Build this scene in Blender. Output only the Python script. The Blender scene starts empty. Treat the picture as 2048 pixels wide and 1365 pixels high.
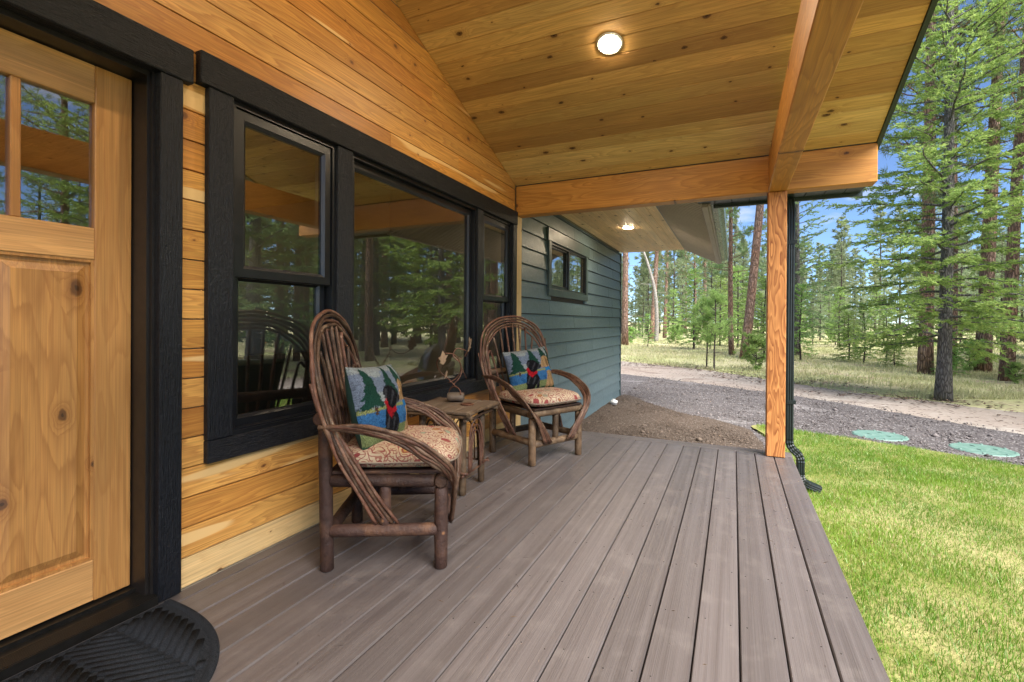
import bpy, bmesh, math, random
import numpy as np
from mathutils import Vector, Matrix, Quaternion
from mathutils import noise as mnoise
from mathutils.geometry import delaunay_2d_cdt

random.seed(11)
RNG = np.random.default_rng(11)
scene = bpy.context.scene
COL = scene.collection

# ------------------------------------------------------------------ camera
cam_d = bpy.data.cameras.new("camera")
cam = bpy.data.objects.new("camera", cam_d)
COL.objects.link(cam)
scene.camera = cam
YAW, PITCH, ROLL = 0.431188, 0.0033037, 0.0065044
CAM = Vector((2.08358, 0.0, 1.12875))
F_ = Vector((-math.sin(YAW) * math.cos(PITCH), math.cos(YAW) * math.cos(PITCH), -math.sin(PITCH)))
R_ = F_.cross(Vector((0, 0, 1))).normalized()
U_ = R_.cross(F_)
R2 = math.cos(ROLL) * R_ + math.sin(ROLL) * U_
U2 = -math.sin(ROLL) * R_ + math.cos(ROLL) * U_
cam.matrix_world = Matrix(((R2.x, U2.x, -F_.x, CAM.x), (R2.y, U2.y, -F_.y, CAM.y),
                           (R2.z, U2.z, -F_.z, CAM.z), (0, 0, 0, 1)))
cam_d.sensor_width = 36.0
cam_d.lens = 962.8576 / 2048 * 36
cam_d.shift_y = -(682.5 - 646.81) / 2048
cam_d.clip_start = 0.05
cam_d.clip_end = 2000

# ------------------------------------------------------------------ world and sun
SUN_EL, SUN_AZ = math.radians(50), math.radians(124)   # azimuth clockwise from +Y
world = bpy.data.worlds.new("World")
scene.world = world
world.use_nodes = True
wt = world.node_tree
wt.nodes.clear()
w_out = wt.nodes.new('ShaderNodeOutputWorld')
w_bg = wt.nodes.new('ShaderNodeBackground')
w_bg.inputs['Strength'].default_value = 0.05
w_sky = wt.nodes.new('ShaderNodeTexSky')
w_sky.sky_type = 'NISHITA'
w_sky.sun_disc = False
w_sky.sun_elevation = SUN_EL
w_sky.sun_rotation = SUN_AZ
w_sky.altitude = 5000
w_sky.air_density = 1.0
w_sky.dust_density = 0.05
w_sky.ozone_density = 4.0
# thin fair-weather cloud spread over the whole sky
w_tc = wt.nodes.new('ShaderNodeTexCoord')
w_map = wt.nodes.new('ShaderNodeMapping')
w_map.inputs['Scale'].default_value = (1.0, 1.0, 2.6)
w_n = wt.nodes.new('ShaderNodeTexNoise')
w_n.inputs['Scale'].default_value = 4.2
w_n.inputs['Detail'].default_value = 7.0
w_n.inputs['Roughness'].default_value = 0.55
w_r = wt.nodes.new('ShaderNodeMapRange')
w_r.inputs['From Min'].default_value = 0.58
w_r.inputs['From Max'].default_value = 0.72
w_r.inputs['To Max'].default_value = 0.85
w_mix = wt.nodes.new('ShaderNodeMix')
w_mix.data_type = 'RGBA'
w_mix.inputs['B'].default_value = (4.2, 4.2, 4.5, 1)
wt.links.new(w_tc.outputs['Generated'], w_map.inputs['Vector'])
wt.links.new(w_map.outputs['Vector'], w_n.inputs['Vector'])
wt.links.new(w_n.outputs['Fac'], w_r.inputs['Value'])
wt.links.new(w_r.outputs['Result'], w_mix.inputs['Factor'])
wt.links.new(w_sky.outputs['Color'], w_mix.inputs['A'])
wt.links.new(w_mix.outputs['Result'], w_bg.inputs['Color'])
wt.links.new(w_bg.outputs['Background'], w_out.inputs['Surface'])

sun_d = bpy.data.lights.new("sun", 'SUN')
sun_d.energy = 3.0
sun_d.angle = math.radians(50)
sun_d.color = (1.0, 0.975, 0.93)
sun = bpy.data.objects.new("sun", sun_d)
COL.objects.link(sun)
sv = Vector((math.sin(SUN_AZ) * math.cos(SUN_EL), math.cos(SUN_AZ) * math.cos(SUN_EL), math.sin(SUN_EL)))
sun.rotation_euler = sv.to_track_quat('Z', 'Y').to_euler()
sun.location = (8, -10, 20)

scene.view_settings.view_transform = 'Standard'
scene.view_settings.look = 'None'
scene.view_settings.gamma = 1.0
scene.view_settings.use_curve_mapping = False
scene.view_settings.exposure = 2.4
scene.render.engine = 'CYCLES'
scene.cycles.use_denoising = True
scene.cycles.max_bounces = 8
scene.cycles.diffuse_bounces = 5
scene.cycles.glossy_bounces = 4
scene.cycles.transmission_bounces = 4
scene.cycles.transparent_max_bounces = 12
scene.cycles.caustics_reflective = False
scene.cycles.caustics_refractive = False
scene.cycles.sample_clamp_indirect = 8.0


# ------------------------------------------------------------------ helpers
def tag(o, label=None, cat=None, group=None, kind=None):
    if label: o['label'] = label
    if cat: o['category'] = cat
    if group: o['group'] = group
    if kind: o['kind'] = kind
    return o


def empty(name, loc=(0, 0, 0), rz=0.0):
    o = bpy.data.objects.new(name, None)
    o.empty_display_size = 0.1
    o.location = loc
    o.rotation_euler = (0, 0, rz)
    COL.objects.link(o)
    return o


def link(name, me, mat=None, parent=None, mw=None):
    o = bpy.data.objects.new(name, me)
    COL.objects.link(o)
    if mat is not None and len(me.materials) == 0:
        for m in (mat if isinstance(mat, (list, tuple)) else [mat]):
            me.materials.append(m)
    if parent is not None:
        o.parent = parent
    if mw is not None:
        o.matrix_local = mw
    return o


def np_mesh(name, V, T, smooth=False, cols=None):
    """triangle mesh from numpy arrays; cols = per vertex colour"""
    me = bpy.data.meshes.new(name)
    V = np.asarray(V, dtype=np.float32); T = np.asarray(T, dtype=np.int32)
    me.vertices.add(len(V)); me.vertices.foreach_set('co', V.ravel())
    k = T.shape[1]
    me.loops.add(T.size); me.loops.foreach_set('vertex_index', T.ravel())
    me.polygons.add(len(T))
    me.polygons.foreach_set('loop_start', np.arange(0, T.size, k, dtype=np.int32))
    me.update(calc_edges=True)
    if smooth:
        me.polygons.foreach_set('use_smooth', np.ones(len(T), dtype=bool))
    if cols is not None:
        a = me.color_attributes.new('Col', 'FLOAT_COLOR', 'POINT')
        c = np.ones((len(V), 4), dtype=np.float32); c[:, :3] = cols
        a.data.foreach_set('color', c.ravel())
    return me


class MB:
    """collects shapes for ONE mesh"""
    def __init__(self):
        self.v = []; self.f = []; self.sm = []; self.mi = []

    def add(self, vs, fs, smooth=False, mi=0):
        b = len(self.v)
        self.v += [tuple(q) for q in vs]
        self.f += [tuple(i + b for i in f) for f in fs]
        self.sm += [smooth] * len(fs); self.mi += [mi] * len(fs)
        return self

    def box(self, x0, x1, y0, y1, z0, z1, mi=0):
        vs = [(x, y, z) for x in (x0, x1) for y in (y0, y1) for z in (z0, z1)]
        fs = [(0, 1, 3, 2), (4, 6, 7, 5), (0, 4, 5, 1), (2, 3, 7, 6), (0, 2, 6, 4), (1, 5, 7, 3)]
        return self.add(vs, fs, False, mi)

    def cbox(self, x0, x1, y0, y1, z0, z1, c=0.004, mi=0):
        """box with chamfered edges"""
        bm = bmesh.new()
        bmesh.ops.create_cube(bm, size=1.0)
        for v in bm.verts:
            v.co = Vector(((x0 + x1) / 2 + v.co.x * (x1 - x0), (y0 + y1) / 2 + v.co.y * (y1 - y0), (z0 + z1) / 2 + v.co.z * (z1 - z0)))
        bmesh.ops.bevel(bm, geom=bm.edges[:], offset=c, segments=1, affect='EDGES', profile=0.5)
        bm.verts.index_update()
        vs = [v.co.copy() for v in bm.verts]; fs = [[v.index for v in f.verts] for f in bm.faces]
        bm.free()
        return self.add(vs, fs, False, mi)

    def tube(self, pts, rad, seg=8, caps=True, smooth=True, mi=0, jitter=0.0):
        pts = [Vector(q) for q in pts]
        n = len(pts)
        rad = [rad] * n if isinstance(rad, (int, float)) else list(rad)
        tang = []
        for i in range(n):
            t = pts[min(i + 1, n - 1)] - pts[max(i - 1, 0)]
            tang.append(t.normalized() if t.length > 1e-9 else Vector((0, 0, 1)))
        ref = Vector((0, 0, 1)) if abs(tang[0].z) < 0.9 else Vector((1, 0, 0))
        u = tang[0].cross(ref).normalized()
        vs = []; fs = []
        for i in range(n):
            if i:
                q = tang[i - 1].rotation_difference(tang[i]); u = q @ u
            u = (u - tang[i] * u.dot(tang[i])).normalized()
            w = tang[i].cross(u)
            for k in range(seg):
                a = 2 * math.pi * k / seg
                r = rad[i] * (1 + (random.uniform(-jitter, jitter) if jitter else 0))
                vs.append(pts[i] + (u * math.cos(a) + w * math.sin(a)) * r)
        for i in range(n - 1):
            for k in range(seg):
                a, b = i * seg + k, i * seg + (k + 1) % seg
                fs.append((a, b, b + seg, a + seg))
        self.add(vs, fs, smooth, mi)
        if caps:
            b = len(self.v) - len(vs)
            self.f.append(tuple(b + k for k in range(seg))[::-1]); self.sm.append(False); self.mi.append(mi)
            self.f.append(tuple(b + (n - 1) * seg + k for k in range(seg))); self.sm.append(False); self.mi.append(mi)
        return self

    def log(self, a, b, r, seg=12, ch=0.006, mi=0):
        """straight round pole with softened ends and slight waviness"""
        a = Vector(a); b = Vector(b); L = (b - a).length; d = (b - a) / L
        ts = [0, ch] + [L * t for t in (0.2, 0.4, 0.6, 0.8)] + [L - ch, L]
        off = Vector((random.uniform(-1, 1), random.uniform(-1, 1), random.uniform(-1, 1))) * r * 0.06
        pts = [a + d * t + off * math.sin(math.pi * t / L) for t in ts]
        rr = [r - ch] + [r * random.uniform(0.97, 1.03) for _ in range(6)] + [r - ch]
        return self.tube(pts, rr, seg, mi=mi, jitter=0.012)

    def lathe(self, prof, c=(0, 0, 0), seg=24, smooth=True, mi=0):
        vs = []; fs = []
        for r, z in prof:
            for k in range(seg):
                a = 2 * math.pi * k / seg
                vs.append((c[0] + r * math.cos(a), c[1] + r * math.sin(a), c[2] + z))
        for i in range(len(prof) - 1):
            for k in range(seg):
                a, b = i * seg + k, i * seg + (k + 1) % seg
                fs.append((a, b, b + seg, a + seg))
        fs.append(tuple(range(seg))[::-1]); fs.append(tuple((len(prof) - 1) * seg + k for k in range(seg)))
        return self.add(vs, fs, smooth, mi)

    def prism(self, poly, z0, z1, mi=0):
        n = len(poly)
        vs = [(x, y, z0) for x, y in poly] + [(x, y, z1) for x, y in poly]
        fs = [tuple(range(n))[::-1], tuple(range(n, 2 * n))] + [(i, (i + 1) % n, n + (i + 1) % n, n + i) for i in range(n)]
        return self.add(vs, fs, False, mi)

    def mesh(self, name):
        me = bpy.data.meshes.new(name)
        me.from_pydata(self.v, [], self.f)
        me.polygons.foreach_set('use_smooth', self.sm)
        me.polygons.foreach_set('material_index', self.mi)
        bm = bmesh.new(); bm.from_mesh(me); bmesh.ops.recalc_face_normals(bm, faces=bm.faces[:]); bm.to_mesh(me); bm.free()
        me.update()
        return me

    def build(self, name, mat, parent=None, mw=None):
        return link(name, self.mesh(name), mat, parent, mw)


def spline(pts, n=8):
    """Catmull-Rom through pts"""
    P = [Vector(q) for q in pts]
    P = [P[0] * 2 - P[1]] + P + [P[-1] * 2 - P[-2]]
    out = []
    for i in range(1, len(P) - 2):
        p0, p1, p2, p3 = P[i - 1:i + 3]
        for k in range(n):
            t = k / n
            out.append(0.5 * ((2 * p1) + (p2 - p0) * t + (2 * p0 - 5 * p1 + 4 * p2 - p3) * t * t + (3 * p1 - p0 - 3 * p2 + p3) * t ** 3))
    out.append(P[-2])
    return out


def axes(o, X, Y, Z):
    return Matrix(((X[0], Y[0], Z[0], o[0]), (X[1], Y[1], Z[1], o[1]), (X[2], Y[2], Z[2], o[2]), (0, 0, 0, 1)))


_bcache = {}
def board_me(L, W, T, ch=0.002, nick=''):
    """board along local X, width Y, seen face at z=0 looking +Z, chamfered long edges"""
    key = (round(L, 3), round(W, 4), T, ch, nick)
    if key in _bcache: return _bcache[key]
    h = W / 2
    sec = [(-h, -T), (-h, -ch * 1.6), (-h + ch, 0), (h - ch, 0), (h, -ch * 1.6), (h, -T)]
    m = MB()
    n = len(sec)
    vs = [(-L / 2, y, z) for y, z in sec] + [(L / 2, y, z) for y, z in sec]
    fs = [tuple(range(n)), tuple(range(n, 2 * n))[::-1]] + [(i, n + i, n + (i + 1) % n, (i + 1) % n) for i in range(n)]
    m.add(vs, fs)
    me = m.mesh('board')
    _bcache[key] = me
    return me


# ------------------------------------------------------------------ material helpers
class NT:
    def __init__(self, name):
        self.m = bpy.data.materials.new(name); self.m.use_nodes = True
        self.t = self.m.node_tree; self.t.nodes.clear()
        self.out = self.n('ShaderNodeOutputMaterial')

    def n(self, typ, **kw):
        nd = self.t.nodes.new(typ)
        for k, v in kw.items():
            if k.startswith('_'): setattr(nd, k[1:], v)
            else: self.set(nd.inputs[k.replace('__', ' ')], v)
        return nd

    def set(self, sock, v):
        if hasattr(v, 'is_output') or isinstance(v, bpy.types.NodeSocket): self.t.links.new(v, sock)
        else: sock.default_value = v

    def math(self, op, a, b=None, c=None, clamp=False):
        nd = self.t.nodes.new('ShaderNodeMath'); nd.operation = op; nd.use_clamp = clamp
        self.set(nd.inputs[0], a)
        if b is not None: self.set(nd.inputs[1], b)
        if c is not None: self.set(nd.inputs[2], c)
        return nd.outputs[0]

    def vmath(self, op, a, b=None):
        nd = self.t.nodes.new('ShaderNodeVectorMath'); nd.operation = op
        self.set(nd.inputs[0], a)
        if b is not None: self.set(nd.inputs[1], b)
        return nd.outputs[1] if op in ('DOT_PRODUCT', 'LENGTH', 'DISTANCE') else nd.outputs[0]

    def mix(self, f, a, b, typ='MIX'):
        nd = self.t.nodes.new('ShaderNodeMix'); nd.data_type = 'RGBA'; nd.blend_type = typ
        self.set(nd.inputs['Factor'], f)
        for s, v in (('A', a), ('B', b)):
            sock = [i for i in nd.inputs if i.name == s and i.type == 'RGBA'][0]
            if isinstance(v, tuple) and len(v) == 3: v = (*v, 1)
            self.set(sock, v)
        return [o for o in nd.outputs if o.type == 'RGBA'][0]

    def noise(self, vec, scale, detail=2.0, rough=0.5, dist=0.0, dim='3D'):
        nd = self.t.nodes.new('ShaderNodeTexNoise'); nd.noise_dimensions = dim
        self.set(nd.inputs['Vector'], vec); nd.inputs['Scale'].default_value = scale
        nd.inputs['Detail'].default_value = detail; nd.inputs['Roughness'].default_value = rough
        nd.inputs['Distortion'].default_value = dist
        return nd.outputs['Fac']

    def scale(self, vec, s):
        nd = self.t.nodes.new('ShaderNodeMapping'); self.set(nd.inputs['Vector'], vec)
        nd.inputs['Scale'].default_value = s
        return nd.outputs['Vector']

    def rng(self, v, a, b, c=0.0, d=1.0, smooth=False):
        nd = self.t.nodes.new('ShaderNodeMapRange')
        if smooth: nd.interpolation_type = 'SMOOTHSTEP'
        self.set(nd.inputs['Value'], v)
        for k, q in zip(('From Min', 'From Max', 'To Min', 'To Max'), (a, b, c, d)): nd.inputs[k].default_value = q
        return nd.outputs['Result']

    def ramp(self, f, stops, interp='LINEAR'):
        nd = self.t.nodes.new('ShaderNodeValToRGB'); self.set(nd.inputs['Fac'], f)
        e = nd.color_ramp.elements; nd.color_ramp.interpolation = interp
        while len(e) > 1: e.remove(e[-1])
        for i, (p, c) in enumerate(stops):
            el = e[0] if i == 0 else e.new(p)
            el.position = p; el.color = (*c, 1)
        return nd.outputs['Color']

    def bump(self, h, strength=0.3, dist=0.01, normal=None):
        nd = self.t.nodes.new('ShaderNodeBump'); nd.inputs['Strength'].default_value = strength
        nd.inputs['Distance'].default_value = dist; self.set(nd.inputs['Height'], h)
        if normal is not None: self.set(nd.inputs['Normal'], normal)
        return nd.outputs['Normal']

    def princ(self, color, rough=0.5, normal=None, metal=0.0, spec=0.5, **kw):
        nd = self.t.nodes.new('ShaderNodeBsdfPrincipled')
        if isinstance(color, tuple) and len(color) == 3: color = (*color, 1)
        self.set(nd.inputs['Base Color'], color); self.set(nd.inputs['Roughness'], rough)
        nd.inputs['Metallic'].default_value = metal; self.set(nd.inputs['Specular IOR Level'], spec)
        if normal is not None: self.set(nd.inputs['Normal'], normal)
        for k, v in kw.items(): self.set(nd.inputs[k.replace('_', ' ')], v)
        self.t.links.new(nd.outputs[0], self.out.inputs['Surface'])
        return nd

    def coord(self, off=True, which='Object'):
        tc = self.t.nodes.new('ShaderNodeTexCoord').outputs[which]
        oi = self.t.nodes.new('ShaderNodeObjectInfo').outputs['Random']
        if not off: return tc, oi
        cx = self.t.nodes.new('ShaderNodeCombineXYZ')
        self.set(cx.inputs[0], self.math('MULTIPLY', oi, 37.3)); self.set(cx.inputs[1], self.math('MULTIPLY', oi, 91.7)); self.set(cx.inputs[2], self.math('MULTIPLY', oi, 53.1))
        return self.vmath('ADD', tc, cx.outputs[0]), oi


def wood(name, tones, dark, knot=(0.10, 0.04, 0.015), rings=5.0, ring_amt=0.5, knot_den=0.32, knot_scale=7.0, rough=0.5,
         wide=9.0, lng=0.9, sharp=2.2, var=0.16, sap=None, bump=0.25, knot_r=0.075, swap=False, spec=0.35, blot=0.0):
    """flat-sawn softwood: contour-line figure that wraps round knots; grain along local X"""
    t = NT(name)
    co, rnd = t.coord()
    if swap:      # grain along local Z instead
        sp = t.n('ShaderNodeSeparateXYZ', Vector=co)
        cb = t.n('ShaderNodeCombineXYZ'); t.set(cb.inputs[0], sp.outputs[2]); t.set(cb.inputs[1], sp.outputs[1]); t.set(cb.inputs[2], sp.outputs[0])
        co = cb.outputs[0]
    r2 = t.math('FRACT', t.math('MULTIPLY', rnd, 17.31))
    r3 = t.math('FRACT', t.math('MULTIPLY', rnd, 53.77))
    # knots
    kw = t.n('ShaderNodeTexNoise', Vector=co, Scale=34.0, Detail=2.0)
    kd = t.n('ShaderNodeVectorMath', _operation='SCALE', Vector=t.vmath('SUBTRACT', kw.outputs['Color'], (0.5, 0.5, 0.5))); kd.inputs['Scale'].default_value = 0.018
    vo = t.n('ShaderNodeTexVoronoi', _voronoi_dimensions='2D', _feature='F1', Vector=t.scale(t.vmath('ADD', co, kd.outputs[0]), (0.62, 1.0, 1.0)), Scale=knot_scale, Randomness=1.0)
    vsep = t.n('ShaderNodeSeparateColor', Color=vo.outputs['Color'])
    has = t.math('LESS_THAN', vsep.outputs[0], knot_den)
    size = t.math('MULTIPLY_ADD', t.math('POWER', vsep.outputs[1], 2.0), knot_r * 1.3, knot_r * 0.35)
    dn = t.math('DIVIDE', vo.outputs['Distance'], size)
    infl = t.math('MULTIPLY', has, t.math('POWER', 2.718, t.math('MULTIPLY', t.math('POWER', t.math('MULTIPLY', dn, 0.52), 2.0), -1.0)))
    core = t.math('MULTIPLY', has, t.rng(dn, 1.15, 0.7, smooth=True))
    eye = t.math('MULTIPLY', has, t.rng(dn, 0.45, 0.2, smooth=True))
    # figure
    big = t.noise(t.scale(co, (lng, wide, wide)), 1.0, 2.0, 0.45, 0.3)
    h = t.math('MULTIPLY_ADD', infl, 0.28, big)
    h = t.math('MULTIPLY_ADD', t.noise(t.scale(co, (6.0, 150.0, 150.0)), 1.0, 2.0, 0.6), 0.035, h)
    ph = t.math('FRACT', t.math('MULTIPLY', h, rings * 4.2))
    ring = t.math('MULTIPLY', t.math('POWER', ph, sharp), t.rng(ph, 1.0, 0.84, 0.0, 1.0, True))
    fine = t.noise(t.scale(co, (2.5, 230.0, 230.0)), 1.0, 2.0, 0.65)
    mid = t.noise(t.scale(co, (1.6, 60.0, 60.0)), 1.0, 3.0, 0.6)
    patch = t.noise(t.scale(co, (1.3, 7.0, 7.0)), 1.0, 2.0, 0.5)
    base = t.ramp(t.math('ADD', t.math('MULTIPLY', r2, 0.999), 0.0), [(i / len(tones), c) for i, c in enumerate(tones)], 'CONSTANT')
    val = t.math('MULTIPLY_ADD', t.math('SUBTRACT', r3, 0.5), var * 2, 1.0)
    val = t.math('MULTIPLY', val, t.rng(fine, 0.3, 0.7, 0.80, 1.16))
    val = t.math('MULTIPLY', val, t.rng(mid, 0.3, 0.7, 0.86, 1.13))
    val = t.math('MULTIPLY', val, t.rng(patch, 0.3, 0.7, 0.88, 1.12))
    hs = t.n('ShaderNodeHueSaturation', Color=base, Value=val, Saturation=1.0, Hue=0.5)
    col = t.mix(t.math('MULTIPLY', ring, t.rng(mid, 0.25, 0.75, ring_amt * 0.5, ring_amt)), hs.outputs[0], dark)
    if sap is not None:
        s = t.noise(t.scale(co, (0.7, 11.0, 11.0)), 1.0, 1.0, 0.4)
        col = t.mix(t.math('MULTIPLY', t.rng(s, 0.60, 0.63), t.math('GREATER_THAN', r3, 0.45)), col, sap)
    if blot:
        b = t.noise(t.scale(co, (2.0, 9.0, 9.0)), 1.0, 3.0, 0.6, 0.8)
        col = t.mix(t.math('MULTIPLY', t.rng(b, 0.52, 0.75), blot), col, dark)
    col = t.mix(t.math('MULTIPLY', t.math('MULTIPLY', infl, 0.5), has), col, dark)
    col = t.mix(t.math('MULTIPLY', core, 0.85), col, knot)
    col = t.mix(t.math('MULTIPLY', eye, 0.8), col, tuple(k * 0.35 for k in knot))
    hh = t.math('ADD', t.math('MULTIPLY', ring, 0.5), t.math('MULTIPLY', fine, 0.6))
    nm = t.bump(hh, bump, 0.0012)
    t.princ(col, t.rng(fine, 0.3, 0.7, rough - 0.06, rough + 0.08), nm, spec=spec)
    return t.m


def plain(name, col, rough=0.5, nscale=30.0, var=0.15, bump=0.1, bdist=0.002, metal=0.0, spec=0.5, detail=4.0, stretch=(1, 1, 1)):
    t = NT(name)
    co, rnd = t.coord()
    n1 = t.noise(t.scale(co, stretch), nscale, detail, 0.6)
    n2 = t.noise(co, nscale * 0.13, 2.0, 0.5)
    f = t.math('ADD', t.math('MULTIPLY', n1, 0.6), t.math('MULTIPLY', n2, 0.4))
    c = t.mix(t.rng(f, 0.3, 0.7), tuple(q * (1 - var) for q in col), tuple(min(1, q * (1 + var)) for q in col))
    t.princ(c, t.rng(n1, 0.3, 0.7, max(0.02, rough - 0.07), min(1, rough + 0.07)), t.bump(n1, bump, bdist), metal, spec)
    return t.m
# ------------------------------------------------------------------ materials
M = {}
M['cedar'] = wood('cedar_siding', [(0.58, 0.275, 0.060), (0.50, 0.215, 0.043), (0.62, 0.32, 0.082), (0.53, 0.235, 0.050), (0.60, 0.295, 0.065), (0.55, 0.255, 0.055)],
                  (0.25, 0.075, 0.018), rings=4.0, ring_amt=0.85, knot_den=0.16, sap=(0.72, 0.46, 0.19), rough=0.45, var=0.11, sharp=1.4, knot=(0.16, 0.06, 0.02))
M['pale_board'] = wood('pale_pine', [(0.62, 0.42, 0.19)], (0.42, 0.22, 0.07), rings=5, ring_amt=0.5, knot_den=0.35, rough=0.5, var=0.04)
M['ceil'] = wood('ceiling_pine', [(0.63, 0.40, 0.135), (0.51, 0.295, 0.095), (0.74, 0.53, 0.215), (0.60, 0.365, 0.118), (0.47, 0.265, 0.085), (0.66, 0.44, 0.16)],
                 (0.31, 0.15, 0.045), rings=3.6, ring_amt=0.62, knot_den=0.36, knot_scale=6.5, rough=0.5, var=0.20, sharp=1.6, knot=(0.085, 0.035, 0.014))
M['soffit'] = wood('soffit_pine', [(0.78, 0.54, 0.27), (0.71, 0.48, 0.23), (0.82, 0.59, 0.31)], (0.46, 0.27, 0.12), rings=3.5, ring_amt=0.3,
                   knot_den=0.5, knot_scale=7.0, rough=0.5, var=0.06)
M['fir'] = wood('fir_timber', [(0.53, 0.245, 0.052)], (0.25, 0.080, 0.013), rings=3.5, ring_amt=0.75, knot_den=0.14, knot_scale=5.0, wide=6.0, lng=0.8, rough=0.45, var=0.04, bump=0.35, sharp=1.6)
M['post'] = wood('fir_post', [(0.52, 0.225, 0.070)], (0.21, 0.060, 0.014), rings=2.6, ring_amt=1.35, knot_den=0.16, knot_scale=4.0, wide=9.0, lng=1.9, rough=0.5, var=0.02, swap=True, bump=0.4, sharp=1.15)
M['alder'] = wood('alder_door', [(0.50, 0.245, 0.075), (0.46, 0.215, 0.062), (0.53, 0.27, 0.088)], (0.29, 0.11, 0.027), rings=3.0, ring_amt=0.65, knot_den=0.14, knot_scale=5.5,
                  wide=7.0, lng=1.1, rough=0.36, var=0.07, swap=True, bump=0.1, knot_r=0.10, spec=0.5, blot=0.35)
M['alder_panel'] = wood('knotty_alder', [(0.48, 0.235, 0.070), (0.43, 0.20, 0.055)], (0.24, 0.085, 0.022), rings=3.0, ring_amt=0.8, knot_den=0.62, knot_scale=6.6,
                        wide=6.0, lng=1.2, rough=0.36, var=0.06, swap=True, bump=0.1, knot_r=0.135, spec=0.5, blot=0.7)
M['alder_rail'] = wood('alder_rail', [(0.57, 0.305, 0.112)], (0.31, 0.13, 0.035), rings=2.6, ring_amt=0.45, knot_den=0.25, knot_scale=4.5, wide=6.0, lng=1.1, rough=0.36, var=0.02,
                       bump=0.1, knot_r=0.12, spec=0.5, blot=0.4)
M['drywall'] = plain('drywall', (0.46, 0.38, 0.27), 0.85, 60, 0.04, 0.05)
M['room_floor'] = plain('room_floor', (0.34, 0.20, 0.10), 0.45, 8, 0.2, 0.05, stretch=(0.2, 6, 1))
M['sofa'] = plain('sofa_leather', (0.014, 0.013, 0.013), 0.5, 40, 0.3, 0.2)


def black_rough(name, axis):
    t = NT(name)
    co, rnd = t.coord()
    s = {'x': (14, 220, 220), 'y': (220, 14, 220), 'z': (220, 220, 14)}[axis]
    g = t.noise(t.scale(co, s), 1.0, 3.0, 0.6, 0.4)
    g2 = t.noise(co, 55.0, 4.0, 0.65)
    hgt = t.math('ADD', t.math('MULTIPLY', g, 0.7), t.math('MULTIPLY', g2, 0.5))
    c = t.mix(t.rng(g2, 0.3, 0.75), (0.0030, 0.0036, 0.0055), (0.0085, 0.0098, 0.0135))
    t.princ(c, t.rng(g, 0.3, 0.7, 0.38, 0.62), t.bump(hgt, 1.0, 0.009), spec=0.3)
    return t.m


M['trim_x'] = black_rough('black_trim_x', 'x'); M['trim_y'] = black_rough('black_trim_y', 'y'); M['trim_z'] = black_rough('black_trim_z', 'z')
M['frame'] = plain('black_frame', (0.006, 0.007, 0.009), 0.36, 20, 0.15, 0.02)
M['jamb'] = plain('bronze_jamb', (0.012, 0.010, 0.009), 0.4, 15, 0.2, 0.03)
M['sill'] = plain('sill_metal', (0.02, 0.018, 0.016), 0.35, 30, 0.3, 0.05, metal=0.6)

# glass: clear, with mirror reflection that grows towards grazing view
t = NT('glass')
geo = t.n('ShaderNodeNewGeometry')
d = t.math('ABSOLUTE', t.vmath('DOT_PRODUCT', geo.outputs['Normal'], geo.outputs['Incoming']))
f = t.math('POWER', t.math('SUBTRACT', 1.0, d), 5.0)
f = t.math('MULTIPLY_ADD', f, 0.84, 0.16)
tr = t.n('ShaderNodeBsdfTransparent', Color=(0.86, 0.87, 0.84, 1))
gl = t.n('ShaderNodeBsdfGlossy', Roughness=0.0, Color=(1, 1, 1, 1))
ms = t.n('ShaderNodeMixShader', Fac=f)
t.t.links.new(tr.outputs[0], ms.inputs[1]); t.t.links.new(gl.outputs[0], ms.inputs[2]); t.t.links.new(ms.outputs[0], t.out.inputs['Surface'])
M['glass'] = t.m

# composite deck board: brushed streaks along local X, slightly waxy
t = NT('composite_deck')
co, rnd = t.coord()
g1 = t.noise(t.scale(co, (1.2, 260, 1)), 1.0, 3.0, 0.6, 0.15)
g2 = t.noise(t.scale(co, (0.5, 34, 1)), 1.0, 2.0, 0.5)
g3 = t.noise(co, 7.0, 4.0, 0.6)
c = t.mix(t.rng(g2, 0.3, 0.7), (0.083, 0.069, 0.066), (0.120, 0.103, 0.100))
c = t.mix(t.math('MULTIPLY', t.rng(g1, 0.48, 0.70), 0.42), c, (0.060, 0.047, 0.045))
c = t.mix(t.math('MULTIPLY', t.rng(g3, 0.55, 0.8), 0.28), c, (0.24, 0.21, 0.19))
hs = t.n('ShaderNodeHueSaturation', Color=c, Hue=0.5, Saturation=1.0, Value=t.math('MULTIPLY_ADD', rnd, 0.26, 0.87))
t.princ(hs.outputs[0], t.rng(g3, 0.3, 0.75, 0.33, 0.52), t.bump(t.math('ADD', g1, t.math('MULTIPLY', g2, 0.3)), 0.8, 0.0022), spec=0.5)
M['deck'] = t.m
M['deck_dark'] = plain('deck_frame', (0.05, 0.04, 0.034), 0.8, 30, 0.2)
M['screw'] = plain('screw', (0.03, 0.025, 0.02), 0.5, 30, 0.1)

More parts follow.
